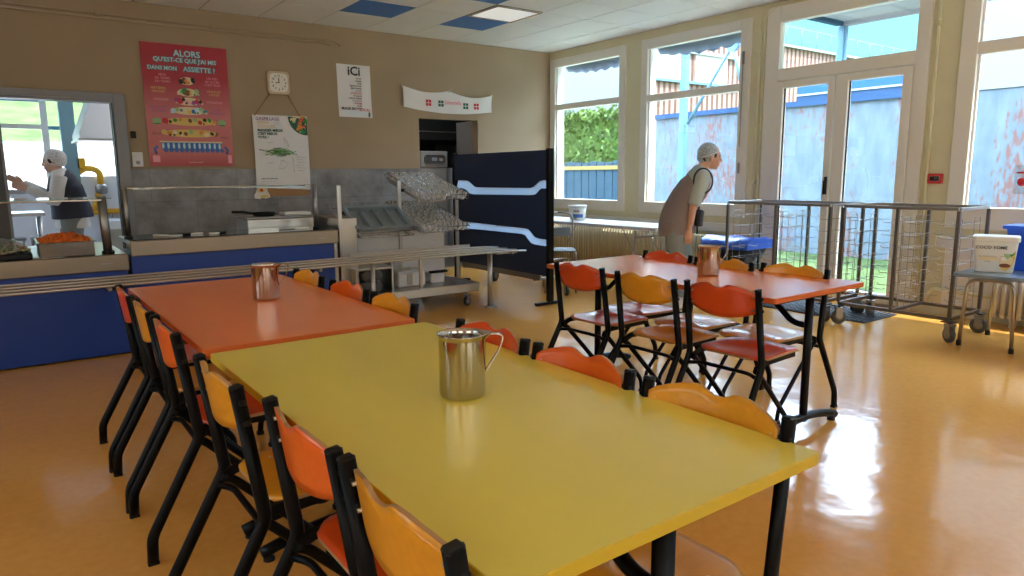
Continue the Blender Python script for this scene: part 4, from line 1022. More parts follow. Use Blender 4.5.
# ------------------------------------------------------------------ navy partition screen
t = thing('partition_screen', 'navy blue wheeled partition screen with pale inlaid strips, near the window corner', 'partition screen', (4.40, 5.36, 0))
mb = MB(); mb.box(-.008, .058, -.02, .03, .03, 1.56, 'black_metal', .005); mb.build('end_post', t)
mb = MB(); mb.box(-.008, .058, 1.75, 1.79, .03, 1.56, 'black_metal', .005); mb.build('end_post', t)
mb = MB(); mb.box(-.16, .14, -.02, .03, .005, .035, 'black_metal', .006); mb.build('foot', t)
mb = MB(); mb.box(-.10, .20, 1.75, 1.79, .03, .06, 'black_metal', .006); mb.build('foot', t)
def strip(pts_t, pts_b, m='clear_inlay'):
    mb = MB(); pts = [V(.020, y-5.36, z) for y, z in pts_t]+[V(-.003, y-5.36, z) for y, z in pts_b[::-1]]
    n = len(pts_t); vs = [mb.bm.verts.new(p) for p in pts]; vb = [mb.bm.verts.new(p+V(.006, 0, 0)) for p in pts]; F = []
    for i in range(n-1):
        a, b_, c, d = i, i+1, 2*n-2-i, 2*n-1-i
        F += [mb.bm.faces.new((vs[a], vs[b_], vs[c], vs[d])), mb.bm.faces.new((vb[a], vb[b_], vb[c], vb[d]))]
    for i in range(2*n): j = (i+1) % (2*n); F.append(mb.bm.faces.new((vs[i], vs[j], vb[j], vb[i])))
    mb._fin(F, m, False); mb.build('inlay_strip', t)
S1T = [(7.11, 1.25), (6.83, 1.245), (6.78, 1.225), (6.68, 1.175), (6.62, 1.168), (5.67, 1.172), (5.63, 1.18), (5.52, 1.24), (5.47, 1.25), (5.39, 1.25)]
S1B = [(7.11, 1.16), (6.92, 1.155), (6.86, 1.14), (6.78, 1.10), (6.70, 1.09), (5.62, 1.10), (5.56, 1.11), (5.49, 1.16), (5.46, 1.17), (5.39, 1.17)]
S2T = [(7.11, .775), (6.55, .765), (5.73, .755), (5.68, .745), (5.58, .675), (5.53, .665), (5.39, .660)]
S2B = [(7.11, .69), (6.50, .695), (5.80, .695), (5.74, .685), (5.64, .61), (5.58, .60), (5.39, .595)]
for out in ([(7.11, 1.545)]+S1T+[(5.39, 1.545)], S1B+S2T[::-1], S2B+[(5.39, .29), (7.11, .29)]):
    mb = MB(); mb.poly([V(0, y-5.36, z) for y, z in out], 'navy_panel', (.05, 0, 0)); mb.build('panel', t)
strip([(7.06, 1.25), (6.83, 1.245), (6.78, 1.225), (6.68, 1.175), (6.62, 1.168), (5.67, 1.172), (5.63, 1.18), (5.52, 1.24), (5.47, 1.25), (5.385, 1.25)],
      [(7.06, 1.16), (6.92, 1.155), (6.86, 1.14), (6.78, 1.10), (6.70, 1.09), (5.62, 1.10), (5.56, 1.11), (5.49, 1.16), (5.46, 1.17), (5.385, 1.17)])
strip([(7.06, .775), (6.55, .765), (5.73, .755), (5.68, .745), (5.58, .675), (5.53, .665), (5.385, .660)],
      [(7.06, .69), (6.50, .695), (5.80, .695), (5.74, .685), (5.64, .61), (5.58, .60), (5.385, .595)])
mb = MB(); mb.box(.012, .019, .90, .91, .695, .76, 'grey_frame'); mb.build('strip_joint', t)
caster(t, .50, .30, .055, 1.2, 'rubber_black', .22); caster(t, .50, 1.66, .075, .4, 'rubber_black', .22)
for y in (.30, 1.66): mb = MB(); mb.box(.05, .55, y-.02, y+.02, .205, .235, 'dull_steel', .004); mb.build('outrigger', t)
mb = MB(); mb.box(.05, .07, .2, 1.7, .22, .30, 'dull_steel', .004); mb.build('base_rail', t)

# ------------------------------------------------------------------ radiators
def radiator(label, y0, y1, m, x=6.62, z0=.08, z1=.59, step=.052):
    t = thing('radiator', label, 'radiator', (x, y0, 0), 0, None)
    n = int((y1-y0)/step); first = None
    for k in range(n):
        if first is None:
            mb = MB()
            for q in (0, .075, .15):
                mb.sweep(fillet([(q, 0, z0+.03), (q, 0, z1-.02)], .01), .016, .019, m, side=(1, 0, 0), n=8)
            mb.box(-.012, .165, -.018, .018, z1-.05, z1, m, .012); mb.box(-.012, .165, -.018, .018, z0, z0+.04, m, .010)
            first = o = mb.build('section', t)
        else: o = first.copy(); COL.objects.link(o); o.parent = t
        o.location = (0, (k+.5)*step, 0)
    mb = MB(); mb.cyl((.075, 0, z0+.02), (.075, y1-y0, z0+.02), .015, m); mb.build('manifold', t)
    for yy in (.15, y1-y0-.15): mb = MB(); mb.box(.05, .10, yy-.02, yy+.02, 0, z0+.01, m); mb.build('foot', t)
    mb = MB(); mb.cyl((.075, 0, z0+.03), (.075, -.07, z0+.03), .014, 'dull_steel'); mb.box(.055, .095, -.11, -.05, z0+.01, z0+.06, 'label_white', .006); mb.build('valve', t)
    return t
radiator('long beige column radiator under the left windows', 5.10, 8.02, 'radiator_paint')
radiator('short off-white column radiator at right edge, behind the small table', 1.05, 2.25, 'radiator_white', x=6.68, z1=.56, step=.06)

# folding table in front of the long radiator
t = thing('folding_table', 'long narrow folding table in front of the radiator, with a white tub on it', 'table', (5.95, 6.30, 0))
mb = MB(); mb.box(-.30, .30, -1.22, 1.15, .705, .728, 'machine_white', .006); mb.box(-.305, .305, -1.225, 1.155, .69, .706, 'grey_frame', .003); mb.build('tabletop', t)
for y in (-.85, .8):
    for s in (-.22, .22):
        mb = MB(); mb.cyl((s, y, 0.01), (s, y, .69), .013, 'dull_steel'); mb.lathe([(.016, 0), (.016, .02)], (s, y, 0), 'black_plastic', n=10, cap=True); mb.build('leg', t)
    mb = MB(); mb.cyl((-.22, y, .18), (.22, y, .18), .010, 'dull_steel'); mb.cyl((-.22, y, .60), (.22, y, .60), .010, 'dull_steel'); mb.build('leg_tie', t)
    mb = MB(); d = .22 if y < 0 else -.22; mb.cyl((-.20, y, .38), (-.20, y+d, .69), .007, 'dull_steel'); mb.cyl((.20, y, .38), (.20, y+d, .69), .007, 'dull_steel'); mb.build('folding_stay', t)
t = thing('plastic_tub', 'small white lidded tub with a blue label on the folding table', 'tub', (6.00, 6.72, .729))
mb = MB(); mb.lathe([(.002, 0), (.095, 0), (.10, .01), (.115, .165), (.112, .165), (.002, .16)], (0, 0, 0), 'bucket_white', n=28, cap=True); mb.build('body', t)
mb = MB(); mb.lathe([(.12, .160), (.122, .165), (.122, .182), (.118, .186), (.002, .186)], (0, 0, 0), 'bucket_white', n=28, cap=True); mb.build('lid', t)
mb = MB()
def wrap(mb, r0, r1, z0, z1, a0, a1, m, n=12, dr=.0008):
    rg = [[V((r0+dr)*math.cos(a0+(a1-a0)*i/n), (r0+dr)*math.sin(a0+(a1-a0)*i/n), z0) for i in range(n+1)], [V((r1+dr)*math.cos(a0+(a1-a0)*i/n), (r1+dr)*math.sin(a0+(a1-a0)*i/n), z1) for i in range(n+1)]]
    mb.loft(rg, m, cap=False, close=False)
rad_ = lambda z: .10+.015*(z-.01)/.155
wrap(mb, rad_(.03), rad_(.075), .03, .075, 3.2, 4.7, 'ink_blue'); wrap(mb, rad_(.02), rad_(.05), .02, .05, 3.25, 3.8, 'ink_teal', dr=.0012); wrap(mb, rad_(.10), rad_(.125), .10, .125, 3.5, 4.2, 'ink_grey'); mb.build('label', t)
# tubular steel chair half hidden by the screen
t = thing('steel_tube_chair', 'bare steel tube chair frame showing just right of the navy screen', 'chair', (5.10, 6.02, 0), -2.2)
for s in (-.17, .17):
    mb = MB(); mb.sweep(fillet([(-.18, s, .0), (-.16, s, .45), (-.22, s, .86), (-.22, 0, .87)], .07, 6), .011, .011, 'dull_steel', n=8); mb.build('back_tube', t)
    mb = MB(); mb.sweep(fillet([(-.16, s, .44), (.20, s, .45), (.22, s, 0)], .06, 6), .011, .011, 'dull_steel', n=8); mb.build('front_leg', t)
mb = MB(); mb.box(-.17, .2, -.18, .18, .455, .47, 'tray_grey', .006); mb.build('seat', t)
mb = MB(); mb.box(-.225, -.19, -.15, .15, .60, .70, 'tray_grey', .01); mb.build('backrest', t)

# ------------------------------------------------------------------ wire trolleys
def rack_trolley(label, y0, y1):
    t = thing('wire_rack_trolley', label, 'trolley', (5.78, y0, 0), 0, 'wire rack trolleys by the glazed door')
    W = y1-y0; D = .55; zt = 1.035; zb = .20; r = .012
    mb = MB()
    for a, b_, c, d in ((-r, r, 0, W), (D-r, D+r, 0, W)): mb.box(a, b_, c, d, zt-.026, zt, 'steel', .003)
    for c in (0, W): mb.box(r, D-r, c-r, c+r, zt-.026, zt, 'steel', .003)
    mb.build('top_frame', t)
    mb = MB()
    for a, b_ in ((-r, r), (D-r, D+r)): mb.box(a, b_, 0, W, zb-.028, zb, 'cart_steel', .003)
    for c in (0, W): mb.box(r, D-r, c-r, c+r, zb-.028, zb, 'cart_steel', .003)
    mb.box(-r, D+r, W*.5-r, W*.5+r, zb-.028, zb, 'cart_steel', .003); mb.build('bottom_frame', t)
    for x in (0, D):
        for y in (0, W*.5, W): mb = MB(); mb.box(x-.013, x+.013, y-.013, y+.013, zb, zt-.026, 'cart_steel', .003); mb.build('post', t)
    # wire ladders with prongs carrying the trays
    for y in (.035, W*.5-.03, W*.5+.03, W-.035):
        mb = MB()
        for (xa, xb) in ((.05, .16), (.39, .50)):
            mb.sweep(fillet([(xa, y, zb), (xa, y, zt-.09), (xb, y, zt-.09), (xb, y, zb)], .02), .0025, .0025, 'wire_steel', n=5)
        for k in range(7):
            z = zb+.08+k*.103
            mb.sweep([(.02, y, z), (D-.02, y, z)], .0022, .0022, 'wire_steel', n=5)
            s = 1 if (y < W*.25 or (W*.5 < y < W*.75)) else -1
            for xx in (.07, .28, .47): mb.sweep(fillet([(xx, y, z), (xx, y+s*.11, z-.006), (xx, y+s*.125, z+.012)], .01), .0028, .0028, 'wire_steel', n=5)
        mb.build('wire_support', t)
    for i, (x, y) in enumerate(((0, .0), (D, .0), (0, W), (D, W))):
        caster(t, x+.02, y+(.035 if y == 0 else -.035)*0, .062, 1.0+.7*i, 'rubber_grey', zb-.026)
        mb = MB(); mb.box(x-.045, x+.045, y-.045, y+.045, zb-.038, zb-.029, 'rubber_black', .003); mb.build('brake_plate', t)
    return t
rack_trolley('steel wire rack trolley in front of the right door leaf, nearest the small table', 2.21, 3.09)
rack_trolley('steel wire rack trolley in front of the left door leaf, beside the black bin', 3.21, 4.26)
# black rubber mat
t = thing('door_mat', 'black ribbed rubber mat in front of the glazed door', 'mat', (6.28, 3.55, 0))
mb = MB(); mb.box(-.30, .30, -.60, .60, 0, .008, 'mat_rubber', .003)
for k in range(30): y = -.58+k*.04; mb.box(-.29, .29, y, y+.02, .008, .014, 'mat_rubber')
for k in range(12): x = -.28+k*.05; mb.box(x, x+.01, -.58, .58, .008, .013, 'mat_rubber')
mb.build('mat', t)
# black bin with blue top
t = thing('black_bin', 'black tub bin covered by a bright blue sheet beside the left wire trolley', 'bin', (6.26, 4.50, 0))
mb = MB(); q = lambda a, b_, z: [V(a*math.copysign(abs(math.cos(i*PI/12))**.5, math.cos(i*PI/12)), b_*math.copysign(abs(math.sin(i*PI/12))**.5, math.sin(i*PI/12)), z) for i in range(24)]
mb.loft([q(.14, .14, .12), q(.17, .17, .30), q(.24, .23, .44), q(.27, .26, .52)], 'rubber_black', smooth=True); mb.build('tub', t)
for x, y in ((-.1, -.1), (.1, -.1), (-.1, .1), (.1, .1)): caster(t, x, y, .045, .5, 'rubber_black', .13)
mb = MB(); rings = []
for k in range(9):
    y = -.29+k*.0725; e_ = math.sin(PI*k/8)**.4
    rings.append([V(-.29*(.75+.25*e_), y, .53), V(-.27*(.75+.25*e_), y, .60+.02*math.sin(k*1.7)), V(-.1, y, .635+.018*math.sin(k)), V(.1, y, .64+.014*math.cos(k*1.3)), V(.27, y, .61), V(.29, y, .535)])
mb.loft(rings, 'bright_blue', smooth=True); mb.build('blue_sheet', t)

# ------------------------------------------------------------------ small table at right
t = thing('small_table', 'small low table with a grey top and steel tube legs at the right edge', 'table', (6.05, 1.55, 0))
mb = MB(); mb.box(-.33, .33, -.62, .64, .535, .56, 'blue_grey_top', .005); mb.box(-.332, .332, -.622, .642, .528, .536, 'dull_steel', .002); mb.build('tabletop', t)
for y0_, y1_ in ((.58, .24), (-.2, -.56)):
    for x in (-.27, .27):
        mb = MB(); mb.sweep(fillet([(x, y0_, .02), (x, y0_-.02, .50), (x, (y0_+y1_)/2, .52), (x, y1_+.02, .50), (x, y1_, .02)], .07, 6), .013, .013, 'steel', n=10)
        mb.build('leg_loop', t)
        for y in (y0_, y1_): m2 = MB(); m2.lathe([(.018, 0), (.018, .035), (.014, .04)], (x, y, 0), 'rubber_black', n=10, cap=True); m2.build('rubber_foot', t)
for y in (.45, -.4): mb = MB(); mb.cyl((-.27, y, .505), (.27, y, .505), .012, 'steel'); mb.build('crossbar', t)
# coconut yoghurt tub
t = thing('dessert_bucket', 'rectangular white food bucket with a fruit picture on the small table', 'bucket', (5.98, 2.02, .561), .33)
def rr_ring(a, b_, r, z, n=5):
    out = []
    for cx, cy, a0 in ((a-r, b_-r, 0), (-a+r, b_-r, PI/2), (-a+r, -b_+r, PI), (a-r, -b_+r, 1.5*PI)):
        for k in range(n): out.append(V(cx+r*math.cos(a0+k*PI/2/(n-1)), cy+r*math.sin(a0+k*PI/2/(n-1)), z))
    return out
mb = MB(); mb.loft([rr_ring(.080, .115, .02, 0), rr_ring(.083, .12, .022, .01), rr_ring(.095, .138, .026, .235), rr_ring(.095, .138, .026, .24)], 'bucket_white', smooth=True); mb.build('body', t)
mb = MB(); mb.loft([rr_ring(.101, .144, .028, .228), rr_ring(.103, .147, .028, .232), rr_ring(.103, .147, .028, .262), rr_ring(.095, .14, .026, .268)], 'bucket_white', smooth=False); mb.build('lid', t)
mb = MB(); rot = Matrix.Rotation(-PI/2, 4, 'Z')
FM = lambda y, z: Matrix.Translation((-.0895-.012*(z/.24)-.003, y, z)) @ Matrix.Rotation(-PI/2, 4, 'Z') @ Matrix.Rotation(PI/2-.05, 4, 'X')
mb.text('COCO YOME', .032, FM(.025, .185), 'ink_black', ex=.0006, bold=.0006); mb.text('NOIX DE COCO', .015, FM(.042, .118), 'ink_brown', ex=.0006); mb.text('5 KG', .016, FM(.04, .08), 'ink_black', ex=.0006)
def blob(mb, c, r, m, M, n=14, sx=1., sy=1., rot=0.):
    pts = []
    for i in range(n):
        a = 2*PI*i/n; x = r*sx*math.cos(a); y = r*sy*math.sin(a)
        pts.append(M @ V(c[0]+x*math.cos(rot)-y*math.sin(rot), c[1]+x*math.sin(rot)+y*math.cos(rot), c[2] if len(c) > 2 else 0))
    mb.poly(pts, m)
F0 = Matrix.Translation((-.0935, 0, 0)) @ Matrix.Rotation(-PI/2, 4, 'Z') @ Matrix.Rotation(PI/2-.05, 4, 'X')
blob(mb, (.08, .115, .002), .052, 'ink_yellow', F0, sx=.85, sy=1.9, rot=-.15); blob(mb, (.07, .09, .003), .036, 'ink_cream', F0, sx=1.2); blob(mb, (.085, .15, .0035), .030, 'ink_green', F0, sx=1.1); blob(mb, (.075, .125, .0038), .018, 'ink_light_green', F0, sx=1.1); blob(mb, (.065, .055, .0035), .025, 'ink_brown', F0, sx=1.4, sy=.6); blob(mb, (.055, .105, .0042), .015, 'ink_white', F0); mb.poly([F0 @ V(-.09, .09, .001), F0 @ V(.015, .09, .001), F0 @ V(.015, .145, .001), F0 @ V(-.09, .145, .001)], 'ink_cream')
mb.build('printed_label', t)
t = thing('blue_crate', 'translucent bright blue storage crate behind the white bucket at right edge', 'crate', (6.25, 1.60, .561))
mb = MB(); mb.loft([rr_ring(.11, .36, .03, 0), rr_ring(.13, .42, .03, .33)], 'bright_blue', smooth=False); mb.build('body', t)
mb = MB(); mb.loft([rr_ring(.14, .44, .03, .31), rr_ring(.14, .44, .03, .335)], 'bright_blue', smooth=False); mb.build('rim', t)
mb = MB(); mb.box(-.16, -.13, -.30, .24, .20, .222, 'ink_yellow', .005); mb.build('yellow_band', t)
caster_t = None

# fire alarm, switch, thermostat
t = thing('fire_alarm', 'red fire alarm call point on the cream wall right of the door', 'fire alarm', (XR-.0005, 2.855, 1.24))
mb = MB(); mb.box(-.035, 0, -.062, .062, -.045, .045, 'alarm_red', .005); mb.build('case', t)
mb = MB(); mb.box(-.038, -.0352, -.04, .04, -.022, .022, 'label_white', .001); mb.text('FEU', .022, Matrix.Translation((-.0385, 0, 0)) @ Matrix.Rotation(-PI/2, 4, 'Z') @ Matrix.Rotation(PI/2, 4, 'X'), 'ink_black'); mb.build('front_plate', t)
t = thing('wall_switch', 'white double switch plate beside the kitchen pass', 'switch', (1.25, YB-.0125, 1.50))
mb = MB(); mb.box(-.05, .05, -.012, 0, -.075, .075, 'label_white', .004); mb.build('plate', t)
mb = MB(); mb.box(-.03, .03, -.018, -.012, .01, .055, 'label_white', .003); mb.build('rocker', t)
mb = MB(); mb.lathe([(.002, 0), (.02, 0), (.02, .006), (.002, .006)], (0, -.0122, -.032), 'ink_grey', n=16, axis=Matrix.Rotation(PI/2, 3, 'X'), cap=True); mb.build('socket', t)
mb = MB(); mb.box(1.205, 1.255, YB-.03, YB-.0005, 1.72, 1.79, 'black_plastic', .005); tag(mb.build('motion_detector'), 'small black box on the wall above the white switch', 'detector')
# notice on window 3
t = thing('window_notice', 'white notice with a red dot stuck on the right-hand window', 'notice', (XR+.004, 2.19, 1.21))
mb = MB(); mb.box(-.001, 0, -.09, .06, -.10, .14, 'film'); mb.build('sheet', t)
mb = MB(); mb.lathe([(.002, 0), (.035, 0), (.035, .001), (.002, .001)], (-.002, 0, 0), 'ink_red', n=20, axis=Matrix.Rotation(-PI/2, 3, 'Y'), cap=True); mb.box(-.003, -.002, -.05, .045, .07, .085, 'ink_red'); mb.build('print', t)

# ------------------------------------------------------------------ posters, clock, banner
WALLM = Matrix.Rotation(PI/2, 4, 'X')          # drawn x,y -> wall x,z facing -y
def W(x, z, d=0.): return Matrix.Translation((x, -.004-d, z)) @ WALLM
t = thing('food_poster', 'large red poster with a food pyramid and the title ASSIETTE', 'poster', (1.797, YB-.0005, 2.073))
mb = MB(); mb.box(-.432, .432, -.012, 0, -.64, .64, 'poster_red', .001); mb.build('panel', t)
mb = MB(); D = .0095
def ttl(s, size, x, z):
    mb.text(s, size, W(x, z, D), 'ink_teal', bold=.006); mb.text(s, size, W(x, z, D+.0012), 'ink_light_blue', bold=.0012)
ttl('ALORS', .088, .02, .545); ttl('QU\'EST-CE QUE J\'AI MIS', .060, .0, .475); ttl('DANS MON', .054, -.235, .385); ttl('ASSIETTE ?', .070, .135, .388)
for s, x, z, m_ in (('FÊTE\nDE TEMPS\nEN TEMPS', -.24, .28, 'ink_pink'), ('UN PEU\nDE SUCRE\nC\'EST BON', .26, .27, 'ink_pink'), ('MATIÈRES\nGRASSES', -.29, .16, 'ink_yellow'), ('HUILE DE\nCOLZA', .27, .15, 'ink_yellow')): mb.text(s, .034, W(x, z, D), m_)
for s, x, z, m_ in (('VIANDES', -.27, .06, 'ink_pink'), ('POISSONS', .27, .05, 'ink_pink'), ('PRODUITS\nLAITIERS', -.30, -.04, 'ink_purple'), ('LAIT\nFROMAGE', .29, -.05, 'ink_purple'), ('FRUITS', -.33, -.30, 'ink_brown'), ('PAIN', .35, -.33, 'ink_brown')): mb.text(s, .036, W(x, z, D), m_)
mb.text('www.alimentation.fr', .018, W(.03, -.60, D), 'ink_cream')
rr = random.Random(21)
P0 = Matrix.Translation((0, -.004-D, 0)) @ WALLM
rows = [(.265, .06, 5, ['ink_black', 'ink_brown', 'food_orange', 'ink_cream', 'ink_black']), (.145, .09, 7, ['ink_cream', 'ink_light_green', 'ink_green', 'ink_brown', 'ink_yellow']), (.05, .12, 8, ['ink_purple', 'ink_red', 'ink_black', 'ink_pink', 'ink_cream']),
        (-.05, .16, 9, ['ink_light_blue', 'ink_light_green', 'ink_teal', 'ink_cream', 'ink_yellow', 'ink_blue']), (-.165, .25, 11, ['ink_red', 'ink_black', 'ink_green', 'food_orange', 'ink_yellow', 'ink_brown', 'ink_light_green']), (-.29, .27, 11, ['ink_yellow', 'food_orange', 'ink_cream', 'ink_black', 'ink_brown', 'ink_light_green'])]
for z, hw, n_, cs in rows:
    blob(mb, (0, z, 0), 1, 'ink_cream' if z > -.1 else 'ink_yellow', P0, n=24, sx=hw+.015, sy=.042)
    for k in range(n_):
        x = -hw+2*hw*k/(n_-1)
        blob(mb, (x, z+rr.uniform(-.012, .022), .001+.0003*k), rr.uniform(.018, .030), cs[k % len(cs)], P0, n=10, sx=rr.uniform(.7, 1.2), sy=rr.uniform(.7, 1.3), rot=rr.random()*3)
        if rr.random() < .6: blob(mb, (x+rr.uniform(-.02, .02), z-.02, .002+.0003*k), .012, rr.choice(cs), P0, n=8)
for s in (-1, 1): blob(mb, (s*.33, -.165, .001), .04, 'ink_light_green', P0, sx=1.1, sy=.8); blob(mb, (s*.33, -.195, .0014), .03, 'ink_green', P0, sx=1.2, sy=.25)
# water band at the base: blue scalloped strip with pale bottles
mb.poly([P0 @ V(-.31, -.385, .001), P0 @ V(.31, -.385, .001), P0 @ V(.30, -.47, .001), P0 @ V(-.30, -.47, .001)], 'ink_blue')
for k in range(12):
    x = -.29+k*.0525; blob(mb, (x, -.425, .002), .030, 'ink_light_blue', P0, n=8, sx=.42, sy=1.1); blob(mb, (x+.026, -.475, .0022), .022, 'ink_blue', P0, n=8, sx=.9, sy=1)
mb.poly([P0 @ V(-.32, -.375, .0015), P0 @ V(.32, -.375, .0015), P0 @ V(.32, -.39, .0015), P0 @ V(-.32, -.39, .0015)], 'ink_cream')
for s in (-1, 1):
    mb.sweep([P0 @ V(s*.34, -.43, .001), P0 @ V(s*.375, -.46, .001), P0 @ V(s*.36, -.51, .001)], .012, .001, 'ink_blue')
mb.poly([P0 @ V(-.40, -.60, .001), P0 @ V(-.33, -.60, .001), P0 @ V(-.33, -.53, .001), P0 @ V(-.40, -.53, .001)], 'ink_pink'); mb.poly([P0 @ V(.37, -.61, .001), P0 @ V(.41, -.61, .001), P0 @ V(.41, -.52, .001), P0 @ V(.37, -.52, .001)], 'ink_pink')
mb.build('printed_picture', t, recalc=False)

t = thing('wall_clock', 'square rounded beige wall clock above the green bean poster', 'clock', (2.786, YB-.0005, 2.386))
mb = MB()
def rsq(a, r, y):
    out = []
    for cx, cz, a0 in ((a-r, a-r, 0), (-a+r, a-r, PI/2), (-a+r, -a+r, PI), (a-r, -a+r, 1.5*PI)):
        for k in range(6): out.append(V(cx+r*math.cos(a0+k*PI/10), y, cz+r*math.sin(a0+k*PI/10)))
    return out
mb.loft([rsq(.125, .04, 0), rsq(.132, .045, -.015), rsq(.132, .045, -.035), rsq(.122, .045, -.045), rsq(.105, .05, -.045)], 'clock_case', smooth=False); mb.build('case', t)
mb = MB(); mb.loft([rsq(.104, .05, -.0455), rsq(.100, .05, -.047)], 'clock_face', smooth=False)
for k in range(12):
    a = PI/2-k*PI/6; mb.text(str(12 if k == 0 else k), .032, Matrix.Translation((.078*math.cos(a), -.0475, .078*math.sin(a))) @ WALLM, 'ink_black', bold=.0006)
mb.build('face', t)
mb = MB(); mb.sweep([(0, -.051, 0), (-.004, -.051, .055)], .005, .001, 'ink_black', side=(1, 0, 0), square=True); mb.build('minute_hand', t)
mb = MB(); mb.sweep([(.006, -.050, 0), (-.042, -.050, -.004)], .001, .004, 'ink_black', side=(0, 1, 0), square=True); mb.build('hour_hand', t)

# bean poster hanging from cords
t = thing('bean_poster', 'hanging white poster with green beans, curling at its bottom edge', 'poster', (2.785, YB-.014, 1.6))
def sheetfn(u, v):   # u 0..1 across, v 0..1 down
    x = -.325+.64*u; z = .415-.83*v-.035*u*(v**1.0)
    y = -.012-.03*math.sin(v*PI)*.6-.05*max(0, v-.8)**1.2
    return V(x, y, z)
mb = MB(); nu, nv = 16, 24; g = [[mb.bm.verts.new(sheetfn(i/nu, j/nv)) for j in range(nv+1)] for i in range(nu+1)]; F = []
g2 = [[mb.bm.verts.new(sheetfn(i/nu, j/nv)+V(0, .002, 0)) for j in range(nv+1)] for i in range(nu+1)]
for i in range(nu):
    for j in range(nv): F += [mb.bm.faces.new((g[i][j], g[i][j+1], g[i+1][j+1], g[i+1][j])), mb.bm.faces.new((g2[i][j], g2[i+1][j], g2[i+1][j+1], g2[i][j+1]))]
mb._fin(F, 'paper', True); mb.build('sheet', t)
mb = MB(); rr = random.Random(4)
def S(x, z, d=.003):
    u = (x+.325)/.64; v = (.415-z)/(.83+.035*u); p = sheetfn(min(1, max(0, u)), min(1, max(0, v))); return V(x, p.y-d, z)
def stext(s, size, x, z, m_, align='LEFT', bold=0): mb.text(s, size, Matrix.Translation(S(x, z, .004)) @ WALLM, m_, align=align, bold=bold)
stext('GASPILLAGE', .050, -.29, .37, 'ink_purple'); stext('MOINS\nGASPILLER', .042, -.27, .305, 'ink_yellow'); stext('MANGER MIEUX\nC\'EST MIEUX\nVIVRE !', .040, -.28, .20, 'ink_dark_green', bold=.0014)
stext('GASPILLAGE ALIMENTAIRE', .016, -.27, -.315, 'ink_dark_green', bold=.0006); stext('le gaspillage en restauration collective', .011, -.27, -.345, 'ink_grey')
for k in range(46):   # beans
    a = rr.uniform(-.28, .28); c = V(rr.gauss(-.02, .055), 0, rr.gauss(-.01, .016)); L = rr.uniform(.05, .095)
    p0 = S(c.x-L*math.cos(a), c.z-L*math.sin(a), .004+.0002*k); p2 = S(c.x+L*math.cos(a), c.z+L*math.sin(a), .004+.0002*k); p1 = S(c.x, c.z+rr.uniform(-.01, .012), .004+.0002*k)
    mb.sweep([p0, p1, p2], .0045, .001, rr.choice(['ink_green', 'ink_green', 'ink_dark_green', 'ink_light_green']), side=(0, 0, 1), n=5)
for (pts) in ([(.02, .15), (.02, .09)], [(.02, .15), (.06, .11), (.075, .06)], [(.075, .06), (.05, .07)], [(-.17, .10), (-.11, .10)], [(-.18, -.14), (-.12, -.12)], [(-.02, -.10), (-.06, -.20), (.0, -.20), (.06, -.13), (-.02, -.10)], [(.10, -.06), (.12, -.10), (.125, -.24)]):
    mb.sweep([S(x, z, .005) for x, z in pts], .0025, .0008, 'ink_grey', side=(0, 0, 1), n=5)
for k in range(6): stext('~~~', .02, .16+.02*(k % 2), -.07-.03*k, 'ink_grey') if False else mb.sweep([S(.15+.01*(k % 3), -.06-.032*k, .005), S(.27-.02*(k % 2), -.065-.032*k, .005)], .0018, .0006, 'ink_grey', side=(0, 0, 1), n=4)
# salad bowl photo at the top right
cx, cz = .30, .36
for k in range(1): pass
pts = []
arcp = [(.30-.215*math.cos(a), .41-.215*math.sin(a)) for a in [i*PI/2/12 for i in range(13)]]
arcp = [(min(x, .312), z) for x, z in arcp]+[(.312, .195), (.312, .385), (.20, .40)]
mb.poly([S(x, z, .004) for x, z in arcp], 'ink_dark_green')
for k in range(46):
    a = rr.uniform(.05, 1.5); q = rr.uniform(.02, .185); x = .30-q*math.cos(a); z = .40-q*math.sin(a)
    p = S(x, z, .005+.0001*k); blob(mb, (0, 0, 0), rr.uniform(.012, .028), rr.choice(['ink_green', 'ink_cream', 'food_orange', 'ink_red', 'ink_light_green', 'ink_cream', 'ink_dark_green']), Matrix.Translation(p) @ WALLM, n=8, sx=rr.uniform(.6, 1.3), rot=rr.random()*3)
mb.build('printed_picture', t, recalc=False)
mb = MB(); mb.box(-.29, .30, -.008, 0, -.52, -.36, 'cardboard', .002); mb.build('backing_board', t)
for (xa, za, xb, zb) in ((-.30, .40, -.09, .68), (.25, .39, .09, .68)): mb = MB(); mb.sweep([(xa, -.01, za), (xb, -.004, zb)], .006, .006, 'cardboard', n=6); mb.build('cord', t)
t = thing('packaging_scrap', 'crumpled yellowish wrapper stuck at the lower left of the bean poster', 'wrapper', (2.53, YB-.045, 1.135))
mb = MB(); rings = []
for k in range(6): rings.append([V(-.09+.03*k+.02*math.sin(k*3+j), -.02*math.sin(k*2+j*1.3), .10-.035*j-.01*math.sin(k*2.2)) for j in range(6)])
mb.loft(rings, 'cloth_white', cap=False, close=False); mb.build('wrapper', t)
mb = MB(); blob(mb, (-.03, .02, .025), .035, 'ink_yellow', WALLM, n=10, sx=1.2, sy=.8); blob(mb, (-.03, .02, .027), .018, 'ink_red', WALLM, n=8); blob(mb, (.0, -.05, .025), .04, 'ink_yellow', WALLM, n=10, sx=1.3, sy=.35); mb.build('print', t, recalc=False)

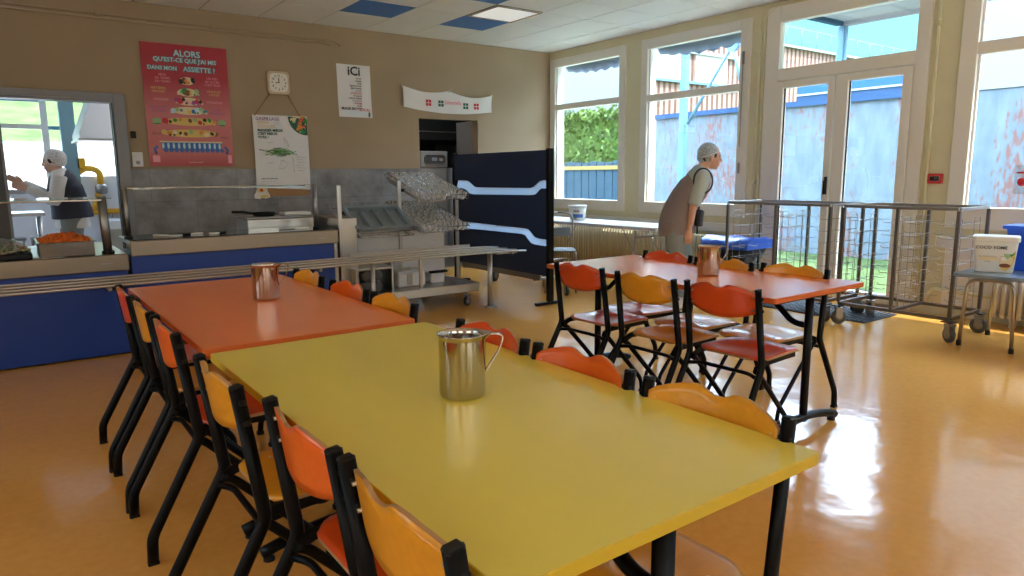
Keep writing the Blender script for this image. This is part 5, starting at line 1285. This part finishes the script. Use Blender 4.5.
# "iCi" poster
t = thing('word_poster', 'white paper poster headed iCi with lines of small words', 'poster', (3.745, YB-.0005, 2.352))
mb = MB(); g = []
for i in range(13):
    g.append([mb.bm.verts.new(V(-.222+.444*i/12+.012*(1-j/14)*-1, -.007-.004*math.sin(i*1.1+j*.5), .318-.636*j/14)) for j in range(15)])
F = []
for i in range(12):
    for j in range(14): F.append(mb.bm.faces.new((g[i][j], g[i][j+1], g[i+1][j+1], g[i+1][j])))
mb._fin(F, 'paper', True); mb.build('sheet', t)
mb = MB(); D = .015
mb.text('iCi', .15, W(-.01, .235, D), 'ink_black', bold=.003)
wl = ['ici on', 'mange', 'local', 'légumes frais', 'pain maison', 'viande', 'produits bio', 'de saison', 'cuisine maison', 'du marché', 'fromage', 'fruits', 'yaourt']
for k, s in enumerate(wl): mb.text(s, .030, W(.085, .155-k*.030, D), ['ink_black', 'ink_grey', 'ink_red', 'ink_brown'][k % 4] if k > 2 else 'ink_black', align='RIGHT', bold=.0004)
mb.text('MADE IN', .046, W(-.10, -.215, D), 'ink_black', bold=.001); mb.text('LOCAL', .046, W(.12, -.225, D), 'ink_red', bold=.001)
for k in range(3): mb.poly([W(0, 0, D+.0005) @ V(-.17+.02*k, -.25-.014*k, 0), W(0, 0, D+.0005) @ V(.12, -.25-.014*k, 0), W(0, 0, D+.0005) @ V(.12, -.255-.014*k, 0), W(0, 0, D+.0005) @ V(-.17+.02*k, -.255-.014*k, 0)], 'ink_light_blue')
mb.poly([W(0, 0, D+.0005) @ V(.165, -.31, 0), W(0, 0, D+.0005) @ V(.19, -.31, 0), W(0, 0, D+.0005) @ V(.19, -.25, 0), W(0, 0, D+.0005) @ V(.165, -.25, 0)], 'ink_dark_green')
mb.build('print', t, recalc=False)

# cloth banner
t = thing('cloth_banner', 'white cloth banner with red and green squares above the doorway', 'banner', (5.10, YB-.0005, 2.33))
def ban(u, v):
    x = -.70+1.41*u
    top = .13-.09*math.sin(min(1, u/.5)*PI)*.55*(1 if u < .5 else 0)-(.06*math.sin((u-.5)/.5*PI) if u >= .5 else 0)-.045*u
    bot = -.135+(-.055*math.sin(u*PI))-.012*u
    z = top+(bot-top)*v; y = -.034-.010*math.sin(u*9+v*3)-.008*math.sin(u*23+v)
    return V(x, y, z)
mb = MB(); nu, nv = 48, 8; g = [[mb.bm.verts.new(ban(i/nu, j/nv)) for j in range(nv+1)] for i in range(nu+1)]; F = []
for i in range(nu):
    for j in range(nv): F.append(mb.bm.faces.new((g[i][j], g[i][j+1], g[i+1][j+1], g[i+1][j])))
mb._fin(F, 'cloth_white', True); mb.build('cloth', t)
mb = MB()
for u, m_ in ((.26, 'ink_red'), (.395, 'ink_dark_green'), (.675, 'ink_dark_green'), (.80, 'ink_red')):
    p = ban(u, .55)
    for dx in (-.022, .022):
        for dz in (-.022, .022): mb.box(p.x+dx-.017, p.x+dx+.017, -.056, -.053, p.z+dz-.017, p.z+dz+.017, m_)
mb.text('Jahantela', .075, Matrix.Translation((.045, -.055, ban(.53, .5).z)) @ WALLM, 'ink_pink', bold=.001)
mb.build('print', t)
for u in (0, .5, 1):
    p = ban(u, 0); mb = MB(); mb.lathe([(.002, -.03), (.012, -.03), (.012, .0), (.002, .0)], (p.x, -.02, p.z+.012), 'label_white', n=8, cap=True); mb.build('fixing_knob', t)

# ------------------------------------------------------------------ people
def fuse(mb, name, m, voxel, parent, smooth_it=2):
    o = mb.build(name, None)
    r = o.modifiers.new('r', 'REMESH'); r.mode = 'VOXEL'; r.voxel_size = voxel; r.use_smooth_shade = True
    if smooth_it: s_ = o.modifiers.new('s', 'SMOOTH'); s_.factor = .5; s_.iterations = smooth_it
    dg = bpy.context.evaluated_depsgraph_get(); dg.update()
    me = bpy.data.meshes.new_from_object(o.evaluated_get(dg)); me.name = name
    me.materials.clear(); me.materials.append(MATS[m])
    for p in me.polygons: p.use_smooth = True; p.material_index = 0
    old = o.data; o.modifiers.clear(); o.data = me; bpy.data.meshes.remove(old)
    o.parent = parent; return o
def limb(mb, pts, radii, m='skin', side=(0, 1, 0), n=14, sub=3):
    """smooth tapering limb: pts with (r_along_side, r_other)"""
    P = [Vector(p) for p in pts]; R = [r if isinstance(r, tuple) else (r, r) for r in radii]
    if len(P) > 2:
        Q = []; S_ = []
        for i in range(len(P)-1):
            p0 = P[max(0, i-1)]; p1 = P[i]; p2 = P[i+1]; p3 = P[min(len(P)-1, i+2)]
            for k in range(sub):
                t_ = k/sub; q = .5*((2*p1)+(p2-p0)*t_+(2*p0-5*p1+4*p2-p3)*t_*t_+(3*p1-p0-3*p2+p3)*t_**3); Q.append(q)
                S_.append(tuple(R[i][c]*(1-t_)+R[i+1][c]*t_ for c in (0, 1)))
        Q.append(P[-1]); S_.append(R[-1]); P, R = Q, S_
    mb.sweep(P, 0, 0, m, side=side, n=n, radii=R); return mb
def hand(mb, wrist, d, palmn, m, L=.18, curl=.5, thumb_side=1):
    """palm + four fingers + thumb. d = pointing direction, palmn = palm normal"""
    d = Vector(d).normalized(); nrm = Vector(palmn); nrm = (nrm-d*nrm.dot(d)).normalized(); w = d.cross(nrm).normalized()*thumb_side
    wr = Vector(wrist)
    mb.sweep([wr-d*.01, wr+d*.03, wr+d*L*.30, wr+d*L*.50], 0, 0, m, side=w, n=12, radii=[(.026, .019), (.034, .017), (.041, .015), (.038, .012)])
    for k, (off, ln, r) in enumerate(((.029, .070, .0085), (.010, .080, .009), (-.009, .075, .0085), (-.027, .058, .0078))):
        b0 = wr+d*L*.46+w*off; seg = [ln*.45, ln*.32, ln*.23]; a = 0; pts = [b0-d*.015]; p = b0.copy(); pts.append(p.copy())
        for q in range(3):
            a += curl*(.5+.12*k)*.7; dr_ = d*math.cos(a)+nrm*math.sin(a)+w*off*.8; p = p+dr_.normalized()*seg[q]; pts.append(p.copy())
        mb.sweep(pts, 0, 0, m, side=w, n=8, radii=[(r, r)]*2+[(r*.96, r*.96), (r*.9, r*.88), (r*.7, r*.65)])
    b0 = wr+d*L*.14+w*.024
    mb.sweep([b0, b0+d*.025+w*.022+nrm*.008, b0+d*.055+w*.030+nrm*.018, b0+d*.078+w*.028+nrm*.026], 0, 0, m, n=8, radii=[(.014, .014), (.012, .012), (.010, .010), (.007, .007)])
def head(mb, c, fwd, up, m, s=1.):
    """c = centre of the skull; local frame from fwd/up"""
    f = Vector(fwd).normalized(); u = Vector(up); u = (u-f*u.dot(f)).normalized(); l_ = u.cross(f)
    M3 = Matrix((f, l_, u)).transposed(); P = lambda x, y, z: Vector(c)+M3 @ (V(x, y, z)*s)
    mb.ball(P(-.012, 0, .022), .096*s, .076*s, .098*s, m, n=18, M=M3)
    mb.ball(P(.030, 0, -.045), .062*s, .056*s, .078*s, m, n=16, M=M3)      # face and jaw
    mb.ball(P(.062, 0, -.100), .024*s, .024*s, .020*s, m, n=10, M=M3)      # chin
    mb.ball(P(.074, 0, .020), .022*s, .045*s, .018*s, m, n=10, M=M3)       # brow
    mb.sweep([P(.083, 0, .008), P(.098, 0, -.018), P(.110, 0, -.036), P(.088, 0, -.044)], 0, 0, m, side=l_, n=8, radii=[(.009*s, .009*s), (.011*s, .011*s), (.016*s, .011*s), (.015*s, .008*s)])
    mb.ball(P(.088, 0, -.068), .012*s, .024*s, .007*s, m, n=8, M=M3); mb.ball(P(.085, 0, -.080), .012*s, .021*s, .007*s, m, n=8, M=M3)
    for q in (-1, 1):
        mb.ball(P(.060, q*.038, -.040), .026*s, .020*s, .022*s, m, n=10, M=M3)     # cheeks
        mb.ball(P(-.005, q*.077, -.015), .019*s, .008*s, .032*s, m, n=10, M=M3)    # ears
    return P, M3
def face_bits(P, M3, parent, s=1.):
    for q in (-1, 1):
        e = MB(); e.ball(P(.084, q*.030, .000), .005*s, .008*s, .004*s, 'eye_dark', n=10, M=M3); e.build('eye', parent)
        e = MB(); e.sweep([P(.088, q*.016, .016), P(.088, q*.032, .020), P(.078, q*.048, .014)], .004*s, .003*s, 'hair_dark', n=6); e.build('eyebrow', parent)
    e = MB(); e.ball(P(.093, 0, -.070), .008*s, .022*s, .005*s, 'lips', n=10, M=M3); e.ball(P(.092, 0, -.078), .008*s, .019*s, .005*s, 'lips', n=10, M=M3); e.build('mouth', parent)

# -- the woman stooping by the windows; local x = the way she faces
t = thing('person', 'person in a hairnet and brown-grey tunic stooping forward by the window', 'person', (5.47, 4.42, 0), -.68)
body = MB()
hipz = .86
pel = V(-.19, 0, .88); waist = V(-.13, 0, 1.00); chest = V(-.03, 0, 1.17); shl = V(.035, 0, 1.30); nk = V(.065, 0, 1.36); hd = V(.135, 0, 1.465)
limb(body, [pel-V(.0, 0, .10), pel, waist, chest, shl, nk], [(.16, .115), (.175, .13), (.15, .11), (.165, .115), (.15, .085), (.06, .055)], side=(0, 1, 0), n=20)
limb(body, [shl+V(.005, 0, .0), nk+V(.012, 0, .02), hd-V(.0, 0, .045)], [(.065, .06), (.052, .05), (.05, .048)], n=14)
for q in (-1, 1):
    hx = -.20+(.05 if q > 0 else -.03)
    limb(body, [V(-.18, q*.085, .86), V(-.16+.03*q, q*.10, .65), V(-.14+.06*q, q*.10, .46), V(-.17+.06*q, q*.10, .25), V(-.19+.06*q, q*.10, .08)], [(.080, .090), (.072, .076), (.052, .056), (.050, .052), (.036, .038)], n=14)
sR = V(.03, -.165, 1.275); eR = V(-.055, -.20, 1.00); wR = V(-.085, -.185, .775)
sL = V(.05, .165, 1.275); eL = V(-.03, .205, 1.01); wL = V(-.05, .19, .79)
for s_, e_, w_ in ((sR, eR, wR), (sL, eL, wL)):
    limb(body, [s_, s_*.5+e_*.5, e_, e_*.5+w_*.5, w_], [(.052, .054), (.044, .046), (.038, .038), (.036, .034), (.024, .022)], n=12)
hand(body, wR, (-.02, .05, -1), (.2, .9, .1), 'skin', L=.17, curl=.55, thumb_side=-1)
hand(body, wL, (.05, -.1, -1), (-.1, -.9, .1), 'skin', L=.17, curl=.6, thumb_side=1)
fw = V(.96, 0, -.10); P_, M3_ = head(body, hd, fw, (.1, 0, 1), 'skin')
fuse(body, 'body', 'skin', .0065, t)
face_bits(P_, M3_, t)
# shirt: grey-green sleeves and collar
mb = MB()
for s_, e_ in ((sR, eR), (sL, eL)): limb(mb, [s_+V(.0, (.05 if s_.y < 0 else -.05), .035), s_+V(0, 0, -.02), s_*.5+e_*.5, e_*.98+s_*.02], [(.062, .066), (.070, .076), (.064, .068), (.058, .060)], n=14)
limb(mb, [chest, shl+V(0, 0, .0), nk+V(.004, 0, .0)], [(.17, .118), (.158, .092), (.070, .066)], n=20)
fuse(mb, 'shirt', 'shirt_grey', .009, t)
# tunic / apron over the shirt, flared below the waist
mb = MB(); limb(mb, [V(-.165, 0, .72), V(-.17, 0, .80), V(-.155, 0, .90), V(-.115, 0, 1.02), V(-.015, 0, 1.17), V(.050, 0, 1.27), V(.072, 0, 1.31)], [(.195, .178), (.195, .176), (.19, .168), (.178, .152), (.178, .148), (.135, .105), (.09, .075)], n=24)
fuse(mb, 'tunic', 'tunic', .010, t, 3)
for q in (-1, 1):
    mb = MB()
    mb.sweep([V(-.06, q*.228, .72), V(-.05, q*.222, .82), V(-.055, q*.205, .93), V(-.035, q*.190, 1.03), V(.02, q*.178, 1.12), V(-.045, q*.178, 1.20), V(.0, q*.150, 1.30)] if False else [V(.0, q*.142, .73), V(.0, q*.138, .82), V(-.0, q*.130, .92), V(.02, q*.128, 1.0)], .008, .006, 'binding_black', n=6)
    mb.sweep([V(.03+.088*math.cos(a), q*(.188-.02*math.sin(a)), 1.235+.115*math.sin(a)) for a in [2*PI*i_/20 for i_ in range(20)]], .009, .007, 'binding_black', n=6, closed=True)
    mb.sweep([V(.02, q*.128, 1.0), V(.02, q*.165, 1.06), V(.02, q*.185, 1.13)], .008, .006, 'binding_black', n=6)
    mb.build('piping', t)
mb = MB(); limb(mb, [V(.02, 0, .80), V(.025, 0, .88), V(.035, 0, .96)], [(.15, .055), (.15, .055), (.14, .05)], n=18); fuse(mb, 'waist_pouch', 'binding_black', .011, t)
mb = MB()
for q in (-1, 1): limb(mb, [V(-.18, q*.085, .86), V(-.16+.03*q, q*.10, .65), V(-.13+.06*q, q*.10, .46), V(-.16+.06*q, q*.10, .25), V(-.185+.06*q, q*.10, .09)], [(.104, .122), (.094, .102), (.08, .085), (.075, .08), (.075, .078)], n=14)
fuse(mb, 'trousers', 'trouser_grey', .011, t)
for q in (-1, 1):
    mb = MB(); c = V(-.15+.06*q, q*.10, 0)
    mb.loft([[c+V(.125*math.cos(a)*k+.02, .045*math.sin(a)*k, z) for a in [2*PI*i/16 for i in range(16)]] for k, z in ((1, 0), (1.03, .02), (.95, .05), (.6, .085), (.4, .10))], 'shoe_white'); mb.build('shoe', t)
mb = MB(); f_ = MB()
mb.ball(P_(-.030, 0, .030), .103, .088, .100, 'net_blue', n=20, M=M3_); mb.ball(P_(-.075, 0, -.015), .055, .062, .06, 'net_blue', n=14, M=M3_); mb.build('hairnet', t)
mb = MB(); pts = [P_(-.03+.092*math.cos(a), .080*math.sin(a), .040+.030*math.cos(a)) for a in [2*PI*i/24 for i in range(24)]]
pts = [P_(-.02+.098*math.cos(a), .084*math.sin(a), .012+.045*math.cos(a)) for a in [2*PI*i/24 for i in range(24)]]; mb.sweep(pts, .005, .003, 'net_band', n=6, closed=True); mb.build('hairnet_band', t)
mb = MB(); mb.ball(P_(-.026, 0, .028), .094, .081, .094, 'hair_dark', n=18, M=M3_); mb.ball(P_(-.060, 0, -.012), .055, .070, .055, 'hair_dark', n=14, M=M3_); 
for q in (-1, 1): mb.ball(P_(.030, q*.066, .010), .014, .008, .022, 'hair_dark', n=8, M=M3_)
mb.build('hair', t)

# -- the cook in the kitchen, facing left
t = thing('person', 'person in a white hairnet, white coat and navy body warmer working in the kitchen', 'person', (.60, 9.25, 0), PI-.12)
body = MB()
pel = V(-.07, 0, .88); waist = V(-.06, 0, 1.02); chest = V(-.02, 0, 1.20); shl = V(.0, 0, 1.345); nk = V(.02, 0, 1.40); hd = V(.055, 0, 1.50)
limb(body, [pel-V(0, 0, .10), pel, waist, chest, shl, nk], [(.16, .115), (.175, .125), (.155, .115), (.17, .12), (.15, .085), (.06, .055)], n=20)
limb(body, [shl, nk+V(.005, 0, .02), hd-V(0, 0, .045)], [(.065, .06), (.052, .05), (.05, .048)], n=14)
for q in (-1, 1):
    limb(body, [V(-.07, q*.085, .86), V(-.05, q*.10, .65), V(-.04, q*.10, .46), V(-.07, q*.10, .25), V(-.09, q*.10, .08)], [(.080, .090), (.072, .076), (.052, .056), (.050, .052), (.036, .038)], n=14)
# arms out in front, near arm (local +y is towards the camera because she faces -x)
arms = []
for q, e_, w_ in ((1, V(.06, .215, 1.075), V(.30, .16, 1.20)), (-1, V(.08, -.20, 1.09), V(.36, -.10, 1.26))):
    s_ = V(.0, q*.165, 1.315); arms.append((s_, e_, w_))
    limb(body, [s_, s_*.5+e_*.5, e_, e_*.5+w_*.5, w_], [(.052, .054), (.044, .046), (.038, .038), (.034, .034), (.024, .022)], n=12)
hand(body, arms[0][2], (1, -.2, .35), (0, -.9, -.2), 'skin', L=.18, curl=.1, thumb_side=-1)
hand(body, arms[1][2], (1, .1, .55), (0, .9, -.3), 'skin', L=.18, curl=.05, thumb_side=1)
P_, M3_ = head(body, hd, (1, .05, -.12), (.1, 0, 1), 'skin_light', .98)
fuse(body, 'body', 'skin_light', .0065, t)
face_bits(P_, M3_, t, .98)
mb = MB()
for s_, e_, w_ in arms: limb(mb, [s_+V(0, -.02*math.copysign(1, s_.y), .015), s_*.5+e_*.5, e_, e_*.5+w_*.5, w_*.98+e_*.02], [(.074, .080), (.070, .074), (.064, .066), (.056, .056), (.046, .046)], n=14)
limb(mb, [V(-.07, 0, .76), V(-.07, 0, .90), V(-.05, 0, 1.05), V(-.02, 0, 1.22), V(0, 0, 1.35), V(.016, 0, 1.41)], [(.195, .175), (.19, .165), (.165, .15), (.178, .138), (.155, .092), (.072, .068)], n=22)
fuse(mb, 'white_coat', 'coat_white', .009, t)
mb = MB(); limb(mb, [V(-.08, 0, .87), V(-.075, 0, .95), V(-.06, 0, 1.05), V(-.03, 0, 1.20), V(-.01, 0, 1.33), V(.005, 0, 1.385)], [(.215, .205), (.215, .20), (.200, .185), (.205, .178), (.155, .125), (.085, .080)], n=24)
fuse(mb, 'body_warmer', 'vest_navy', .010, t, 3)
mb = MB()
for q in (-1, 1): limb(mb, [V(-.07, q*.085, .90), V(-.05, q*.10, .65), V(-.04, q*.10, .46), V(-.07, q*.10, .25), V(-.09, q*.10, .09)], [(.115, .130), (.10, .105), (.085, .09), (.08, .085), (.078, .08)], n=14)
fuse(mb, 'trousers', 'trouser_grey', .011, t)
for q in (-1, 1):
    mb = MB(); c = V(-.06, q*.10, 0)
    mb.loft([[c+V(.125*math.cos(a)*k+.02, .045*math.sin(a)*k, z) for a in [2*PI*i/16 for i in range(16)]] for k, z in ((1, 0), (1.03, .02), (.95, .05), (.6, .085), (.4, .10))], 'shoe_white'); mb.build('shoe', t)
mb = MB(); mb.ball(P_(-.030, 0, .030), .112, .094, .100, 'net_white', n=20, M=M3_); mb.ball(P_(-.075, 0, -.010), .060, .070, .065, 'net_white', n=14, M=M3_); mb.build('hairnet', t)
mb = MB(); mb.ball(P_(-.055, 0, .000), .058, .080, .055, 'hair_dark', n=14, M=M3_)
for q in (-1, 1): mb.ball(P_(.02, q*.072, .005), .026, .012, .032, 'hair_dark', n=8, M=M3_)
mb.build('hair', t)

# ------------------------------------------------------------------ light and camera
w = bpy.data.worlds.new('World'); sc.world = w; w.use_nodes = True; nt = w.node_tree; n = nt.nodes; l = nt.links
bg = n['Background']; tc = n.new('ShaderNodeTexCoord'); sp = n.new('ShaderNodeSeparateXYZ'); l.new(tc.outputs['Generated'], sp.inputs[0])
cr = n.new('ShaderNodeValToRGB'); e = cr.color_ramp.elements
e[0].position = 0; e[0].color = (.38, .5, .52, 1); e[1].position = 1; e[1].color = (8, 10, 12.5, 1)
k = e.new(.05); k.color = (.26, .80, .86, 1); k = e.new(.25); k.color = (.22, .70, .90, 1); k = e.new(.37); k.color = (6, 8, 10.5, 1)
l.new(sp.outputs['Z'], cr.inputs['Fac'])
dt = n.new('ShaderNodeVectorMath'); dt.operation = 'DOT_PRODUCT'; l.new(tc.outputs['Generated'], dt.inputs[0]); dt.inputs[1].default_value = (-.62, -.78, .05)
mr = n.new('ShaderNodeMapRange'); mr.interpolation_type = 'SMOOTHSTEP'; mr.inputs['From Min'].default_value = .1; mr.inputs['From Max'].default_value = .8; l.new(dt.outputs['Value'], mr.inputs['Value'])
mx = n.new('ShaderNodeMix'); mx.data_type = 'RGBA'; l.new(mr.outputs['Result'], mx.inputs['Factor']); l.new(cr.outputs['Color'], mx.inputs[6]); mx.inputs[7].default_value = (1.75, 1.6, 1.4, 1)   # warm fill added to the sky behind the viewer, lights the room
l.new(mx.outputs[2], bg.inputs['Color']); bg.inputs['Strength'].default_value = 1.35
sd = bpy.data.lights.new('sun', 'SUN'); sd.energy = 9; sd.angle = .01; sd.color = (1, .95, .86)
so = bpy.data.objects.new('sun', sd); COL.objects.link(so); so.location = (15, -10, 20)
so.rotation_euler = V(-.20, .42, -.95).to_track_quat('-Z', 'Y').to_euler()
cam = bpy.data.cameras.new('camera'); co = bpy.data.objects.new('camera', cam); COL.objects.link(co); sc.camera = co
F_, YAW, PITCH, ROLL, H_ = 694.5126, .6343, .1616, -.0087, 1.3064
cy, sy = math.cos(YAW), math.sin(YAW); cp, sp_ = math.cos(PITCH), math.sin(PITCH)
f_ = V(sy*cp, cy*cp, -sp_); r_ = V(cy, -sy, 0); u_ = r_.cross(f_)
r2 = r_*math.cos(ROLL)+u_*math.sin(ROLL); u2 = u_*math.cos(ROLL)-r_*math.sin(ROLL)
Mc = Matrix((r2, u2, -f_)).transposed().to_4x4(); Mc.translation = V(0, 0, H_); co.matrix_world = Mc
cam.sensor_fit = 'HORIZONTAL'; cam.sensor_width = 36; cam.lens = F_/1024*36; cam.clip_start = .02; cam.clip_end = 200
vs = sc.view_settings; vs.view_transform = 'Standard'; vs.look = 'None'; vs.gamma = 1; vs.use_curve_mapping = False; vs.exposure = .80
sc.cycles.max_bounces = 10; sc.cycles.diffuse_bounces = 6; sc.cycles.glossy_bounces = 5; sc.cycles.transparent_max_bounces = 24; sc.cycles.sample_clamp_indirect = 6
sc.cycles.use_denoising = True
